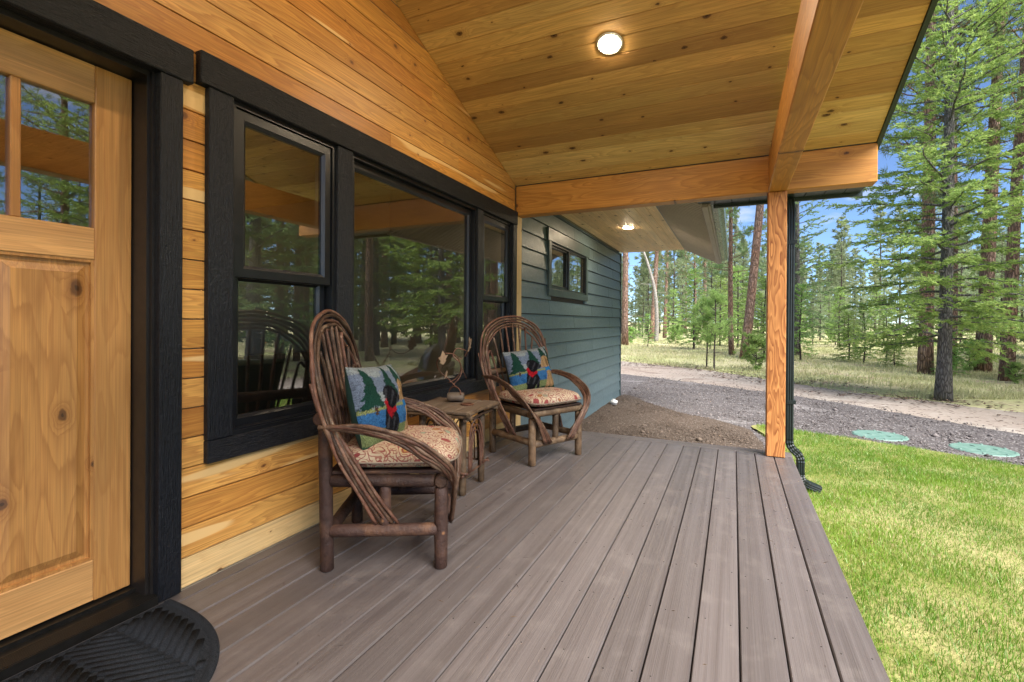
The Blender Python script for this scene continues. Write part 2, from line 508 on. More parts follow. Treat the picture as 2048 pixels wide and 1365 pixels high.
# embossed lap siding, slate green
t = NT('lap_siding')
co, rnd = t.coord()
g1 = t.noise(t.scale(co, (9, 150, 1)), 1.0, 4.0, 0.62, 0.9)
g2 = t.noise(co, 18.0, 3.0, 0.6)
c = t.mix(t.rng(g2, 0.3, 0.7), (0.088, 0.130, 0.146), (0.116, 0.166, 0.184))
hs = t.n('ShaderNodeHueSaturation', Color=c, Hue=0.5, Saturation=1.0, Value=t.math('MULTIPLY_ADD', rnd, 0.14, 0.93))
t.princ(hs.outputs[0], 0.40, t.bump(g1, 0.8, 0.003), spec=0.5)
M['siding'] = t.m
M['siding_trim'] = plain('siding_trim', (0.042, 0.066, 0.068), 0.45, 60, 0.2, 0.4, 0.002, stretch=(1, 1, 0.2))
M['green_metal'] = plain('dark_green_metal', (0.017, 0.030, 0.028), 0.38, 25, 0.2, 0.04)
M['downspout'] = plain('downspout_metal', (0.010, 0.015, 0.014), 0.36, 25, 0.2, 0.03)
M['vinyl'] = plain('vented_vinyl', (0.46, 0.40, 0.36), 0.55, 20, 0.12, 0.05)
M['fascia'] = plain('fascia_grey', (0.34, 0.29, 0.26), 0.55, 30, 0.12, 0.1)
M['gutter'] = plain('gutter_metal', (0.10, 0.13, 0.125), 0.3, 25, 0.15, 0.04)
M['roofing'] = plain('roofing', (0.05, 0.055, 0.055), 0.5, 40, 0.2)
M['white'] = plain('white_enamel', (0.75, 0.74, 0.71), 0.4, 30, 0.05)
M['pvc'] = plain('white_pvc', (0.72, 0.71, 0.68), 0.4, 60, 0.1, 0.1)


def emit(name, col, s):
    t = NT(name)
    e = t.n('ShaderNodeEmission', Color=(*col, 1), Strength=s)
    t.t.links.new(e.outputs[0], t.out.inputs['Surface'])
    return t.m


M['lamp'] = emit('lamp_lens', (1.0, 0.80, 0.55), 85.0)


def bark(name, c1, c2, c3, sc=(17, 17, 3.6), bump=0.9, bd=0.04):
    t = NT(name)
    co, rnd = t.coord()
    vo = t.n('ShaderNodeTexVoronoi', _feature='DISTANCE_TO_EDGE', Vector=t.vmath('ADD', t.scale(co, sc), t.n('ShaderNodeTexNoise', Vector=co, Scale=5.0).outputs['Color']), Scale=1.0)
    e = t.rng(vo.outputs['Distance'], 0.0, 0.22)
    n1 = t.noise(t.scale(co, (20, 20, 6)), 1.0, 5.0, 0.65)
    n2 = t.noise(co, 0.9, 3.0, 0.6)
    c = t.mix(t.rng(n1, 0.3, 0.7), c1, c2)
    c = t.mix(t.math('MULTIPLY', t.rng(n2, 0.45, 0.65), 0.6), c, c3)
    c = t.mix(e, tuple(q * 0.5 for q in c1), c)
    t.princ(c, 0.85, t.bump(t.math('ADD', e, t.math('MULTIPLY', n1, 0.5)), bump, bd), spec=0.2)
    return t.m


M['bark_pine'] = bark('ponderosa_bark', (0.27, 0.165, 0.125), (0.42, 0.30, 0.24), (0.37, 0.175, 0.10))
M['bark_fir'] = bark('fir_bark', (0.165, 0.148, 0.138), (0.27, 0.25, 0.235), (0.22, 0.195, 0.175), (30, 30, 7), 0.8, 0.02)
M['bark_dark'] = bark('thin_trunk_bark', (0.075, 0.060, 0.052), (0.14, 0.115, 0.10), (0.10, 0.075, 0.06), (20, 20, 6), 0.6, 0.02)
M['bark_pale'] = bark('dead_trunk', (0.30, 0.27, 0.24), (0.42, 0.39, 0.36), (0.22, 0.19, 0.17), (20, 20, 5), 0.5, 0.02)


def leaf(name, c1, c2, c3, tl=0.35, sc=1.3):
    t = NT(name)
    co, rnd = t.coord()
    n1 = t.noise(co, sc, 3.0, 0.6)
    n2 = t.noise(co, sc * 9, 2.0, 0.6)
    c = t.mix(t.rng(n1, 0.35, 0.65), c1, c2)
    c = t.mix(t.rng(n2, 0.45, 0.75), c, c3)
    hs = t.n('ShaderNodeHueSaturation', Color=c, Hue=t.math('MULTIPLY_ADD', rnd, 0.03, 0.485), Saturation=1.0, Value=t.math('MULTIPLY_ADD', rnd, 0.3, 0.85))
    df = t.n('ShaderNodeBsdfDiffuse', Color=hs.outputs[0])
    tlb = t.n('ShaderNodeBsdfTranslucent', Color=hs.outputs[0])
    ms = t.n('ShaderNodeMixShader', Fac=tl)
    t.t.links.new(df.outputs[0], ms.inputs[1]); t.t.links.new(tlb.outputs[0], ms.inputs[2])
    t.t.links.new(ms.outputs[0], t.out.inputs['Surface'])
    return t.m


M['needle_fir'] = leaf('fir_needles', (0.17, 0.265, 0.085), (0.34, 0.44, 0.12), (0.52, 0.58, 0.19), 0.5, 2.6)
M['needle_pine'] = leaf('pine_needles', (0.15, 0.22, 0.10), (0.25, 0.33, 0.145), (0.36, 0.43, 0.20), 0.45, 1.8)
M['needle_young'] = leaf('young_needles', (0.24, 0.38, 0.11), (0.32, 0.45, 0.14), (0.40, 0.51, 0.20), 0.45)
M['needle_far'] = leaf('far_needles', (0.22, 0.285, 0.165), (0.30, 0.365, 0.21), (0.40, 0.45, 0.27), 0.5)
# ------------------------------------------------------------------ ground (flat near the house, rolling far off)
GZ = -0.43


def gz(x, y):
    d = math.hypot(x - 2, y - 8)
    k = min(1.0, max(0.0, (d - 26) / 30))
    return GZ + k * (0.5 * mnoise.noise((x / 17, y / 17, 0.3)) + 0.004 * (d - 26))


def ground_mat(name, cols, scale, bump, bd, spots=None, rough=0.95, streak=None):
    t = NT(name)
    co = t.n('ShaderNodeTexCoord').outputs['Object']
    n1 = t.noise(co, scale, 8.0, 0.68)
    n2 = t.noise(co, scale * 0.11, 4.0, 0.6)
    n3 = t.noise(co, scale * 6.0, 3.0, 0.6)
    c = t.mix(t.rng(n1, 0.34, 0.66), cols[0], cols[1])
    c = t.mix(t.rng(n2, 0.42, 0.62), c, cols[2])
    c = t.mix(t.math('MULTIPLY', t.rng(n3, 0.5, 0.8), 0.45), c, cols[3])
    if streak:
        s = t.noise(t.vmath('ADD', t.scale(co, (0.5, 1.1, 1)), (3.1, 1.7, 0)), 1.3, 5.0, 0.6, 0.5)
        c = t.mix(t.rng(s, 0.54, 0.68), c, streak)
    if spots:
        vo = t.n('ShaderNodeTexVoronoi', Vector=co, Scale=scale * 3.2)
        vs = t.n('ShaderNodeSeparateColor', Color=vo.outputs['Color'])
        c = t.mix(t.math('MULTIPLY', t.math('GREATER_THAN', vs.outputs[0], 0.72), t.rng(vo.outputs['Distance'], 0.42, 0.3)), c, spots)
    h = t.math('ADD', n1, t.math('MULTIPLY', n3, 0.6))
    t.princ(c, rough, t.bump(h, bump, bd), spec=0.15)
    return t.m


M['forest_floor'] = ground_mat('forest_floor', [(0.42, 0.37, 0.21), (0.54, 0.49, 0.30), (0.38, 0.40, 0.18), (0.55, 0.50, 0.34)], 3.0, 0.6, 0.05, (0.24, 0.17, 0.12), streak=(0.38, 0.27, 0.20))
M['gravel'] = ground_mat('gravel', [(0.070, 0.060, 0.060), (0.130, 0.115, 0.114), (0.100, 0.088, 0.088), (0.20, 0.18, 0.178)], 9.0, 0.9, 0.03, (0.33, 0.31, 0.30), streak=(0.22, 0.20, 0.195))
M['pale_dirt'] = ground_mat('pale_dirt', [(0.25, 0.205, 0.172), (0.40, 0.35, 0.305), (0.30, 0.24, 0.20), (0.46, 0.42, 0.375)], 4.0, 0.7, 0.03, (0.12, 0.08, 0.06), streak=(0.19, 0.135, 0.11))
M['soil'] = ground_mat('bed_soil', [(0.068, 0.049, 0.037), (0.115, 0.085, 0.066), (0.092, 0.069, 0.054), (0.15, 0.12, 0.098)], 14.0, 1.0, 0.03, (0.25, 0.21, 0.18))
M['turf'] = ground_mat('turf', [(0.12, 0.14, 0.03), (0.20, 0.21, 0.055), (0.30, 0.27, 0.12), (0.24, 0.21, 0.09)], 9.0, 0.8, 0.03)


def ground_sheet():
    a = np.sinh(np.linspace(-4.6, 4.6, 150)) / math.sinh(4.6)
    xs = 4 + a * 420; ys = 14 + a * 420
    X, Y = np.meshgrid(xs, ys, indexing='ij')
    V = np.zeros((X.size, 3)); V[:, 0] = X.ravel(); V[:, 1] = Y.ravel()
    V[:, 2] = [gz(x, y) for x, y in V[:, :2]]
    n = len(xs); I = np.arange(n * n).reshape(n, n)
    T = np.stack([I[:-1, :-1].ravel(), I[1:, :-1].ravel(), I[1:, 1:].ravel(), I[:-1, 1:].ravel()], 1)
    return tag(link('ground', np_mesh('ground', V, T, True), M['forest_floor']), kind='structure')


ground_sheet()


def cdt_sheet(name, poly, dz, step, mat, amp=0.08, rel=0.01, nsp=10):
    """sheet with a ragged outline, filled with a relief grid"""
    pts = spline([(x, y, 0) for x, y in poly] + [(poly[0][0], poly[0][1], 0)], nsp)[:-1]
    ring = []
    for i, q in enumerate(pts):
        w = pts[(i + 1) % len(pts)]
        k = max(1, int((w - q).length / 0.07))
        for j in range(k):
            r = q.lerp(w, j / k)
            nx = mnoise.noise((r.x * 1.7, r.y * 1.7, 5)) * amp + mnoise.noise((r.x * 9, r.y * 9, 2)) * amp * 0.45
            ny = mnoise.noise((r.x * 1.7, r.y * 1.7, 9)) * amp + mnoise.noise((r.x * 9, r.y * 9, 7)) * amp * 0.45
            ring.append((r.x + nx, r.y + ny))
    R = np.array(ring)
    x0, y0 = R.min(0); x1, y1 = R.max(0)
    gx, gy = np.meshgrid(np.arange(x0, x1, step), np.arange(y0, y1, step))
    G = np.stack([gx.ravel(), gy.ravel()], 1) + RNG.uniform(-step * 0.3, step * 0.3, (gx.size, 2))
    ins = np.zeros(len(G), bool)
    A = R; B = np.roll(R, -1, 0)
    for (ax, ay), (bx, by) in zip(A, B):
        c = ((ay > G[:, 1]) != (by > G[:, 1]))
        xi = (bx - ax) * (G[:, 1] - ay) / (by - ay + 1e-12) + ax
        ins ^= c & (G[:, 0] < xi)
    G = G[ins]
    allp = [Vector(q) for q in ring] + [Vector(q) for q in G.tolist()]
    n = len(ring)
    res = delaunay_2d_cdt(allp, [(i, (i + 1) % n) for i in range(n)], [], 1, 1e-6)
    vs, fs = res[0], res[2]
    V = [(v.x, v.y, GZ + dz + rel * (0.5 + 0.5 * mnoise.noise((v.x * 2.3, v.y * 2.3, dz * 50))) + 0.3 * rel * (0.5 + 0.5 * mnoise.noise((v.x * 11, v.y * 11, 1)))) for v in vs]
    me = bpy.data.meshes.new(name); me.from_pydata(V, [], fs)
    me.polygons.foreach_set('use_smooth', [True] * len(fs))
    bm = bmesh.new(); bm.from_mesh(me); bmesh.ops.recalc_face_normals(bm, faces=bm.faces[:])
    if bm.faces and sum(f.normal.z for f in bm.faces) < 0: bmesh.ops.reverse_faces(bm, faces=bm.faces[:])
    bm.to_mesh(me); bm.free()
    return tag(link(name, me, mat), kind='structure'), R


LAWN = [(2.42, 4.6), (2.50, 6.2), (2.52, 7.05), (2.33, 7.75), (2.52, 7.96), (2.93, 7.74), (3.48, 7.55), (4.16, 7.24), (4.9, 6.9), (6.2, 6.0), (7.6, 4.2), (8.8, 1.0), (9.4, -4), (9, -9), (2.42, -9), (2.42, 0)]
cdt_sheet('verge', [(-9, 23), (-4, 20.8), (-1.5, 18.9), (1, 17.2), (2.6, 15.4), (4, 13.7), (5.4, 12.4), (6.9, 11.2), (9, 8.4), (12, 3.5), (16, -7), (13, -8), (9, 2), (5, 8), (1, 11.5), (-9, 15)], 0.006, 0.45, M['pale_dirt'], 0.22, 0.02)
cdt_sheet('gravel_drive', [(-9, 18.4), (-4, 16.0), (-0.9, 14.2), (1.33, 12.9), (3.35, 11.5), (4.66, 10.2), (5.7, 8.95), (7.5, 6.6), (10, 2.6), (14, -7), (10, -8), (7, 1), (4.4, 5), (2.2, 5.6), (0.3, 8.6), (0.1, 9.9), (-4, 10.3), (-9, 10.6)], 0.032, 0.3, M['gravel'], 0.10, 0.02)
cdt_sheet('planting_bed', [(0.0, 4.82), (0.0, 7.4), (0.02, 9.9), (0.62, 9.25), (1.28, 8.47), (1.84, 8.05), (2.28, 7.45), (2.42, 6.6), (2.46, 5.6), (2.42, 4.82)], 0.05, 0.09, M['soil'], 0.04, 0.03)
lawn_o, LAWN_R = cdt_sheet('lawn', LAWN, 0.045, 0.14, M['turf'], 0.05, 0.03)

# ------------------------------------------------------------------ house
house = empty('house', (0, 0, 0))
tag(house, 'single-storey house with cedar and slate green siding, timber porch and black framed windows', 'house')
PITCH_C = 0.1254            # cedar exposure
S = 0.3645                  # ceiling slope
Y_EAVE, Z_EAVE = 4.60, 2.548
RIDGE_Y = 0.6
RIDGE_Z = Z_EAVE + S * (Y_EAVE - RIDGE_Y)
Y_BACK = 2 * RIDGE_Y - Y_EAVE   # porch end behind the camera


def zc(y):                  # ceiling height
    return RIDGE_Z - S * abs(y - RIDGE_Y)


# wall core with door and window openings (also the room side)
m = MB()
x0, x1 = -0.16, -0.024
m.box(x0, x1, -4.6, 0.185, -0.4, 3.9); m.box(x0, x1, 0.185, 1.145, 2.115, 3.9); m.box(x0, x1, 0.185, 1.145, -0.4, 0.0)
m.box(x0, x1, 1.145, 1.452, -0.4, 3.9); m.box(x0, x1, 1.452, 4.49, -0.4, 0.60); m.box(x0, x1, 1.452, 4.49, 2.14, 3.9)
m.box(x0, x1, 4.49, 4.74, -0.4, 2.64); m.box(x0, x1, 2.09, 2.205, 0.60, 2.14); m.box(x0, x1, 3.75, 3.848, 0.60, 2.14)
wall = m.build('cedar_wall', M['drywall'], house)
tag(wall, 'porch wall clad in orange cedar boards')

WX, WY, WZ = (0, 1, 0), (0, 0, 1), (1, 0, 0)


def wall_board(y0, y1, z0, z1, mat, x=0.0, parent=wall, name='cedar_board'):
    L, W = y1 - y0, z1 - z0
    if L < 0.01 or W < 0.01: return
    me = board_me(L, W - 0.0012, 0.02, 0.0013, mat.name)
    jx = random.uniform(-0.0008, 0.0008)
    o = link(name, me, mat, parent, axes((x + jx, (y0 + y1) / 2, (z0 + z1) / 2), WX, WY, WZ))
    return o


nrow = 31
for r in range(nrow):
    z0, z1 = r * PITCH_C + 0.004, (r + 1) * PITCH_C
    if r == 0: z0 = 0.004
    zm = (z0 + z1) / 2
    far = min(4.585, RIDGE_Y + (RIDGE_Z - z0) / S + 0.02) if z0 > Z_EAVE - 0.05 else 4.585
    near = max(-3.4, RIDGE_Y - (RIDGE_Z - z0) / S - 0.02)
    spans = [(near, far)]
    if z0 < 2.10:
        spans = [(near, 0.17), (1.16, far)]
        if z1 > 0.53 and z0 < 2.18:
            spans = [(near, 0.17), (1.16, 1.44), (4.50, far)]
    elif z0 < 2.18:
        spans = [(near, 1.44), (4.50, far)]
    mat = M['pale_board'] if r == 0 else M['cedar']
    for a, b in spans:
        cuts = [a]
        if b - a > 1.6:
            q = a + random.uniform(0.9, 4.0)
            while q < b - 0.5:
                cuts.append(q); q += random.uniform(2.6, 4.8)
        cuts.append(b)
        for u, v in zip(cuts, cuts[1:]):
            wall_board(u + 0.0006, v - 0.0006, z0, z1, mat)


def trim(name, y0, y1, z0, z1, x1=0.03, x0=-0.02, axis='z', parent=house, c=0.004):
    return MB().cbox(-(x1 - x0) / 2, (x1 - x0) / 2, -(y1 - y0) / 2, (y1 - y0) / 2, -(z1 - z0) / 2, (z1 - z0) / 2, c).build(
        name, M['trim_' + axis], parent, Matrix.Translation(((x0 + x1) / 2, (y0 + y1) / 2, (z0 + z1) / 2)))


# door trim and window trim
trim('door_casing', 1.143, 1.231, 0.006, 2.106); trim('door_casing', 0.10, 0.188, 0.006, 2.106)
trim('door_header', 0.06, 1.269, 2.107, 2.249, 0.036, axis='y')
trim('window_casing', 1.337, 1.452, 0.604, 2.131); trim('window_casing', 4.487, 4.583, 0.604, 2.131)
trim('window_casing', 2.086, 2.207, 0.604, 2.131, 0.024); trim('window_casing', 3.748, 3.85, 0.604, 2.131, 0.024)
trim('window_header', 1.297, 4.584, 2.132, 2.271, 0.036, axis='y')
trim('window_apron', 1.337, 4.583, 0.504, 0.603, 0.03, axis='y')

# ---- front door: frame, slab of stiles, rails, knotty panels and three small panes
DX = -0.115                 # seen face of the door
m = MB()
m.box(-0.155, -0.022, 1.122, 1.1445, 0.0, 2.112); m.box(-0.155, -0.022, 0.1855, 0.208, 0.0, 2.112); m.box(-0.155, -0.022, 0.208, 1.122, 2.09, 2.112)
m.box(-0.022, -0.004, 1.132, 1.1425, 0.0, 2.105); m.box(-0.022, -0.004, 0.1885, 0.198, 0.0, 2.105)
m.build('door_frame', M['jamb'], house)
m = MB()
m.box(-0.15, -0.085, 0.20, 1.135, 0.004, 0.052)
m.box(-0.085, 0.03, 0.19, 1.142, 0.004, 0.036)
for k in range(9): m.box(-0.045 + k * 0.008, -0.041 + k * 0.008, 0.19, 1.142, 0.036, 0.0385)
m.build('threshold', M['sill'], house)
door = MB().box(DX - 0.043, DX - 0.030, 0.212, 1.118, 0.06, 1.40).build('door', M['alder'], house)
tag(door, 'knotty alder front door with small panes at the top')


def dpart(name, y0, y1, z0, z1, mat, x1=DX, x0=DX - 0.045, c=0.003):
    cy, cz, cx = (y0 + y1) / 2, (z0 + z1) / 2, (x0 + x1) / 2
    return MB().cbox(x0 - cx, x1 - cx, y0 - cy, y1 - cy, z0 - cz, z1 - cz, c).build(name, mat, door, Matrix.Translation((cx, cy, cz)))


Mrail = M['alder_rail']


def drail(name, y0, y1, z0, z1, x1=DX, x0=DX - 0.045):
    me = MB().cbox(-(y1 - y0) / 2, (y1 - y0) / 2, -(z1 - z0) / 2, (z1 - z0) / 2, -(x1 - x0) / 2, (x1 - x0) / 2, 0.003)
    return me.build(name, Mrail, door, axes(((x0 + x1) / 2, (y0 + y1) / 2, (z0 + z1) / 2), WX, WY, WZ))


dpart('stile', 0.996, 1.1185, 0.058, 2.087, M['alder']); dpart('stile', 0.2115, 0.334, 0.058, 2.087, M['alder'])
drail('bottom_rail', 0.3345, 0.9955, 0.060, 0.215); drail('lock_rail', 0.3345, 0.9955, 1.352, 1.472); drail('top_rail', 0.3345, 0.9955, 1.945, 2.0865)
dpart('centre_stile', 0.619, 0.711, 0.2155, 1.3515, M['alder'])
for ya, yb in ((0.334, 0.619), (0.711, 0.996)):
    za, zb = 0.2155, 1.3515
    m = MB()     # raised panel: field, bevel, tongue
    xs = DX - 0.006; xb = DX - 0.018
    i1, i2 = 0.022, 0.052
    q = [(ya, za), (yb, za), (yb, zb), (ya, zb)]
    def inset(d): return [(ya + d, za + d), (yb - d, za + d), (yb - d, zb - d), (ya + d, zb - d)]
    cy, cz = (ya + yb) / 2, (za + zb) / 2
    vs = [(xb, a - cy, b - cz) for a, b in inset(0)] + [(xb, a - cy, b - cz) for a, b in inset(i1)] + [(xs, a - cy, b - cz) for a, b in inset(i2)]
    fs = [(8, 9, 10, 11)]
    for k in range(4):
        j = (k + 1) % 4
        fs += [(k, j, 4 + j, 4 + k), (4 + k, 4 + j, 8 + j, 8 + k)]
    m.add(vs, fs)
    for a0, a1, b0, b1 in ((ya, ya + 0.010, za, zb), (yb - 0.010, yb, za, zb), (ya + 0.010, yb - 0.010, za, za + 0.010), (ya + 0.010, yb - 0.010, zb - 0.010, zb)):
        m.box(xb - 0.001, DX - 0.004, a0 - cy, a1 - cy, b0 - cz, b1 - cz)
    m.build('panel', M['alder_panel'], door, Matrix.Translation((0, cy, cz)))
for k in range(3):
    ya = 0.334 + k * 0.2207 + (0.0 if k == 0 else 0.0); yb = ya + 0.2207
    a, b = ya + 0.014, yb - 0.014
    if k < 2: dpart('muntin', yb - 0.0138, yb + 0.0138, 1.4725, 1.9445, M['alder'], DX - 0.004)
    MB().box(DX - 0.026, DX - 0.022, a - 0.012, b + 0.012, 1.466, 1.952).build('pane', M['glass'], door)
MB().tube([(DX + 0.055, 0.27, 0.95), (DX + 0.055, 0.27, 1.10)], 0.011, 10).tube([(DX, 0.27, 0.965), (DX + 0.055, 0.27, 0.965)], 0.008, 8).tube([(DX, 0.27, 1.085), (DX + 0.055, 0.27, 1.085)], 0.008, 8).lathe(
    [(0.001, 0), (0.03, 0.0), (0.03, 0.004), (0.001, 0.006)], (0, 0, 0), 16).build('handle', M['frame'], door) if False else None
h = MB().tube([(DX, 0.27, 0.985), (DX + 0.05, 0.27, 0.99), (DX + 0.055, 0.27, 1.05), (DX + 0.05, 0.27, 1.11), (DX, 0.27, 1.115)], [0.012, 0.009, 0.010, 0.009, 0.012], 10)
h.build('handle', M['frame'], door)


# ---- windows
def ring_frame(mb, y0, y1, z0, z1, w, xa, xb, wb=None):
    wb = wb or w
    mb.box(xa, xb, y0, y0 + w, z0, z1); mb.box(xa, xb, y1 - w, y1, z0, z1)
    mb.box(xa, xb, y0 + w, y1 - w, z0, z0 + wb); mb.box(xa, xb, y0 + w, y1 - w, z1 - w, z1)


def sash_mesh(y0, y1, z0, z1, w, xf, depth):
    """mitred sash: bevelled inner edge"""
    m = MB()
    def rect(d, x): return [(x, y0 + d, z0 + d), (x, y1 - d, z0 + d), (x, y1 - d, z1 - d), (x, y0 + d, z1 - d)]
    L = [rect(0, xf - depth), rect(0, xf - 0.004), rect(0.004, xf), rect(w * 0.72, xf), rect(w, xf - 0.012), rect(w, xf - depth)]
    vs = [q for r in L for q in r]; fs = []
    for i in range(len(L) - 1):
        for k in range(4):
            a, b = i * 4 + k, i * 4 + (k + 1) % 4
            fs.append((a, b, b + 4, a + 4))
    for k in range(4):
        a, b = 20 + k, 20 + (k + 1) % 4
        fs.append((a, b, (k + 1) % 4, k))
    return m.add(vs, fs)


def window(y0, y1, z0, z1, kind, label):
    m = MB()
    ring_frame(m, y0, y1, z0, z1, 0.022, -0.10, 0.006)
    m.box(-0.03, 0.016, y0 + 0.001, y1 - 0.001, z0 - 0.004, z0 + 0.016)
    w = m.build('window', M['frame'], house)
    tag(w, label)
    a, b, c, d = y0 + 0.024, y1 - 0.024, z0 + 0.018, z1 - 0.024
    if kind == 'hung':
        mid = 1.335
        sash_mesh(a, b, mid - 0.01, d, 0.060, -0.004, 0.035).build('sash', M['frame'], w)
        MB().box(-0.026, -0.022, a + 0.05, b - 0.05, mid + 0.04, d - 0.05).build('pane', M['glass'], w)
        sash_mesh(a + 0.004, b - 0.004, c, mid + 0.03, 0.052, -0.044, 0.035).build('sash', M['frame'], w)
        MB().box(-0.066, -0.062, a + 0.045, b - 0.045, c + 0.04, mid - 0.01).build('pane', M['glass'], w)
    else:
        sash_mesh(a, b, c, d, 0.055, -0.030, 0.03).build('sash', M['frame'], w)
        MB().box(-0.052, -0.048, a + 0.045, b - 0.045, c + 0.045, d - 0.045).build('pane', M['glass'], w)
    return w


window(1.455, 2.084, 0.605, 2.130, 'hung', 'black double-hung window next to the front door')
window(2.209, 3.746, 0.605, 2.130, 'fixed', 'large fixed picture window')
window(3.852, 4.485, 0.605, 2.130, 'hung', 'black double-hung window next to the garage wall')

# ---- porch ceiling boards (both slopes), sheathing, roof
nrm = math.sqrt(1 + S * S)
m = MB()
xo = 3.088
for sgn in (1, -1):
    ya, yb = RIDGE_Y, RIDGE_Y + sgn * (5.05 - RIDGE_Y)
    za, zb = zc(ya) + 0.03, zc(yb) + 0.03
    vs = [(0.0, ya, za), (xo, ya, za), (xo, yb, zb), (0.0, yb, zb), (0.0, ya, za + 0.16), (xo, ya, za + 0.16), (xo, yb, zb + 0.16), (0.0, yb, zb + 0.16)]
    m.add(vs, [(0, 1, 2, 3), (4, 7, 6, 5), (0, 4, 5, 1), (1, 5, 6, 2), (2, 6, 7, 3), (3, 7, 4, 0)])
m.box(0.0, 3.08, 4.6025, 4.66, 2.547, 2.60)
ceil = m.build('porch_roof', M['roofing'], house)
tag(ceil, 'gabled porch roof lined with knotty pine boards')
PC = 0.124
for sgn in (1, -1):
    CX = (1, 0, 0)
    Zv = Vector((0, -S * sgn, -1)) / nrm
    Yv = Zv.cross(Vector((1, 0, 0)))
    k = 0
    while True:
        ya = Y_EAVE - k * PC; yb = ya - PC
        if yb < RIDGE_Y - 0.05: break
        yb = max(yb, RIDGE_Y)
        cuts = [0.003]
        q = random.uniform(0.4, 2.6)
        if random.random() < 0.25: cuts.append(q)
        cuts.append(xo - 0.002)
        for u, v in zip(cuts, cuts[1:]):
            ym = (ya + yb) / 2
            W = (ya - yb) * nrm
            yw = ym if sgn > 0 else 2 * RIDGE_Y - ym
            me = board_me(v - u - 0.001, W - 0.0022, 0.018, 0.0034, 'ceil')
            link('ceiling_board', me, M['ceil'], ceil, axes(((u + v) / 2, yw, zc(yw)), CX, Yv, Zv))
        k += 1

# rake boards, eave soffit and gutter edge of the porch
for sgn in (1, -1):
    yb = RIDGE_Y + sgn * (5.05 - RIDGE_Y)
    ye = RIDGE_Y + sgn * (Y_EAVE + 0.02 - RIDGE_Y)
    m = MB()
    vs = []
    for x in (xo + 0.001, xo + 0.030):
        vs += [(x, RIDGE_Y, zc(RIDGE_Y) - 0.012), (x, yb, zc(yb) - 0.012), (x, yb, zc(yb) + 0.21), (x, RIDGE_Y, zc(RIDGE_Y) + 0.21)]
    m.add(vs, [(0, 1, 2, 3), (4, 7, 6, 5), (0, 4, 5, 1), (1, 5, 6, 2), (2, 6, 7, 3), (3, 7, 4, 0)])
    m.build('rake_board', M['green_metal'], house)
eave = MB().box(1.90, 3.086, 5.03, 5.06, 2.235, 2.58).build('eave_fascia', M['green_metal'], house)
for k in range(9):
    a = 1.77 + k * 0.1465
    MB().cbox(a, min(a + 0.143, 3.07), 4.76, 5.028, 2.262, 2.274, 0.003).build('soffit_panel', M['green_metal'], house)
m = MB()
m.box(1.77, 3.075, 4.76, 5.028, 2.276, 2.282)
m.build('soffit_backing', M['roofing'], house)

# ---- timber: eave beam, gable beam, posts
XP0, XP1 = 2.341, 2.484
YB0, YB1 = 4.605, 4.748


def timber(name, x0, x1, y0, y1, z0, z1, mat, along='x', c=0.006, label=None):
    cx, cy, cz = (x0 + x1) / 2, (y0 + y1) / 2, (z0 + z1) / 2
    if along == 'y':   # local X -> world Y
        me = MB().cbox(-(y1 - y0) / 2, (y1 - y0) / 2, -(z1 - z0) / 2, (z1 - z0) / 2, -(x1 - x0) / 2, (x1 - x0) / 2, c)
        return me.build(name, mat, house, axes((cx, cy, cz), WX, WY, WZ))
    if along == 'z':
        me = MB().cbox(-(x1 - x0) / 2, (x1 - x0) / 2, -(y1 - y0) / 2, (y1 - y0) / 2, -(z1 - z0) / 2, (z1 - z0) / 2, c)
        rot = axes((cx, cy, cz), (0, 1, 0), (-1, 0, 0), (0, 0, 1))
        return me.build(name, mat, house, rot)
    me = MB().cbox(-(x1 - x0) / 2, (x1 - x0) / 2, -(z1 - z0) / 2, (z1 - z0) / 2, -(y1 - y0) / 2, (y1 - y0) / 2, c)
    return me.build(name, mat, house, axes((cx, cy, cz), (1, 0, 0), (0, 0, 1), (0, -1, 0)))


tag(timber('eave_beam', 0.001, 3.098, YB0, YB1, 2.240, 2.545, M['fir']), 'orange fir beam across the end of the porch')
tag(timber('gable_beam', XP0, XP1, 2 * RIDGE_Y - YB0 + 0.002, YB0 - 0.002, 2.237, 2.538, M['fir'], 'y'), 'long fir beam on the outer side of the porch')
tag(timber('post', XP0 + 0.001, XP1 - 0.001, YB0 + 0.001, YB1 - 0.001, 0.002, 2.238, M['post'], 'z'), 'square fir post with swirling grain')
timber('eave_beam', 0.001, 3.098, 2 * RIDGE_Y - YB1, 2 * RIDGE_Y - YB0, 2.240, 2.545, M['fir'])
timber('post', XP0 + 0.001, XP1 - 0.001, 2 * RIDGE_Y - YB1 + 0.001, 2 * RIDGE_Y - YB0 - 0.001, 0.002, 2.238, M['post'], 'z')
timber('wall_post', -0.02, 0.012, 4.587, 4.735, 0.002, 2.238, M['cedar'], 'y') if False else None
wp = MB().cbox(-1.117, 1.117, -0.073, 0.073, -0.018, 0.018, 0.004).build('wall_post', M['pale_board'], house, axes((-0.002, 4.661, 1.121), (0, 0, 1), (0, -1, 0), (1, 0, 0)))

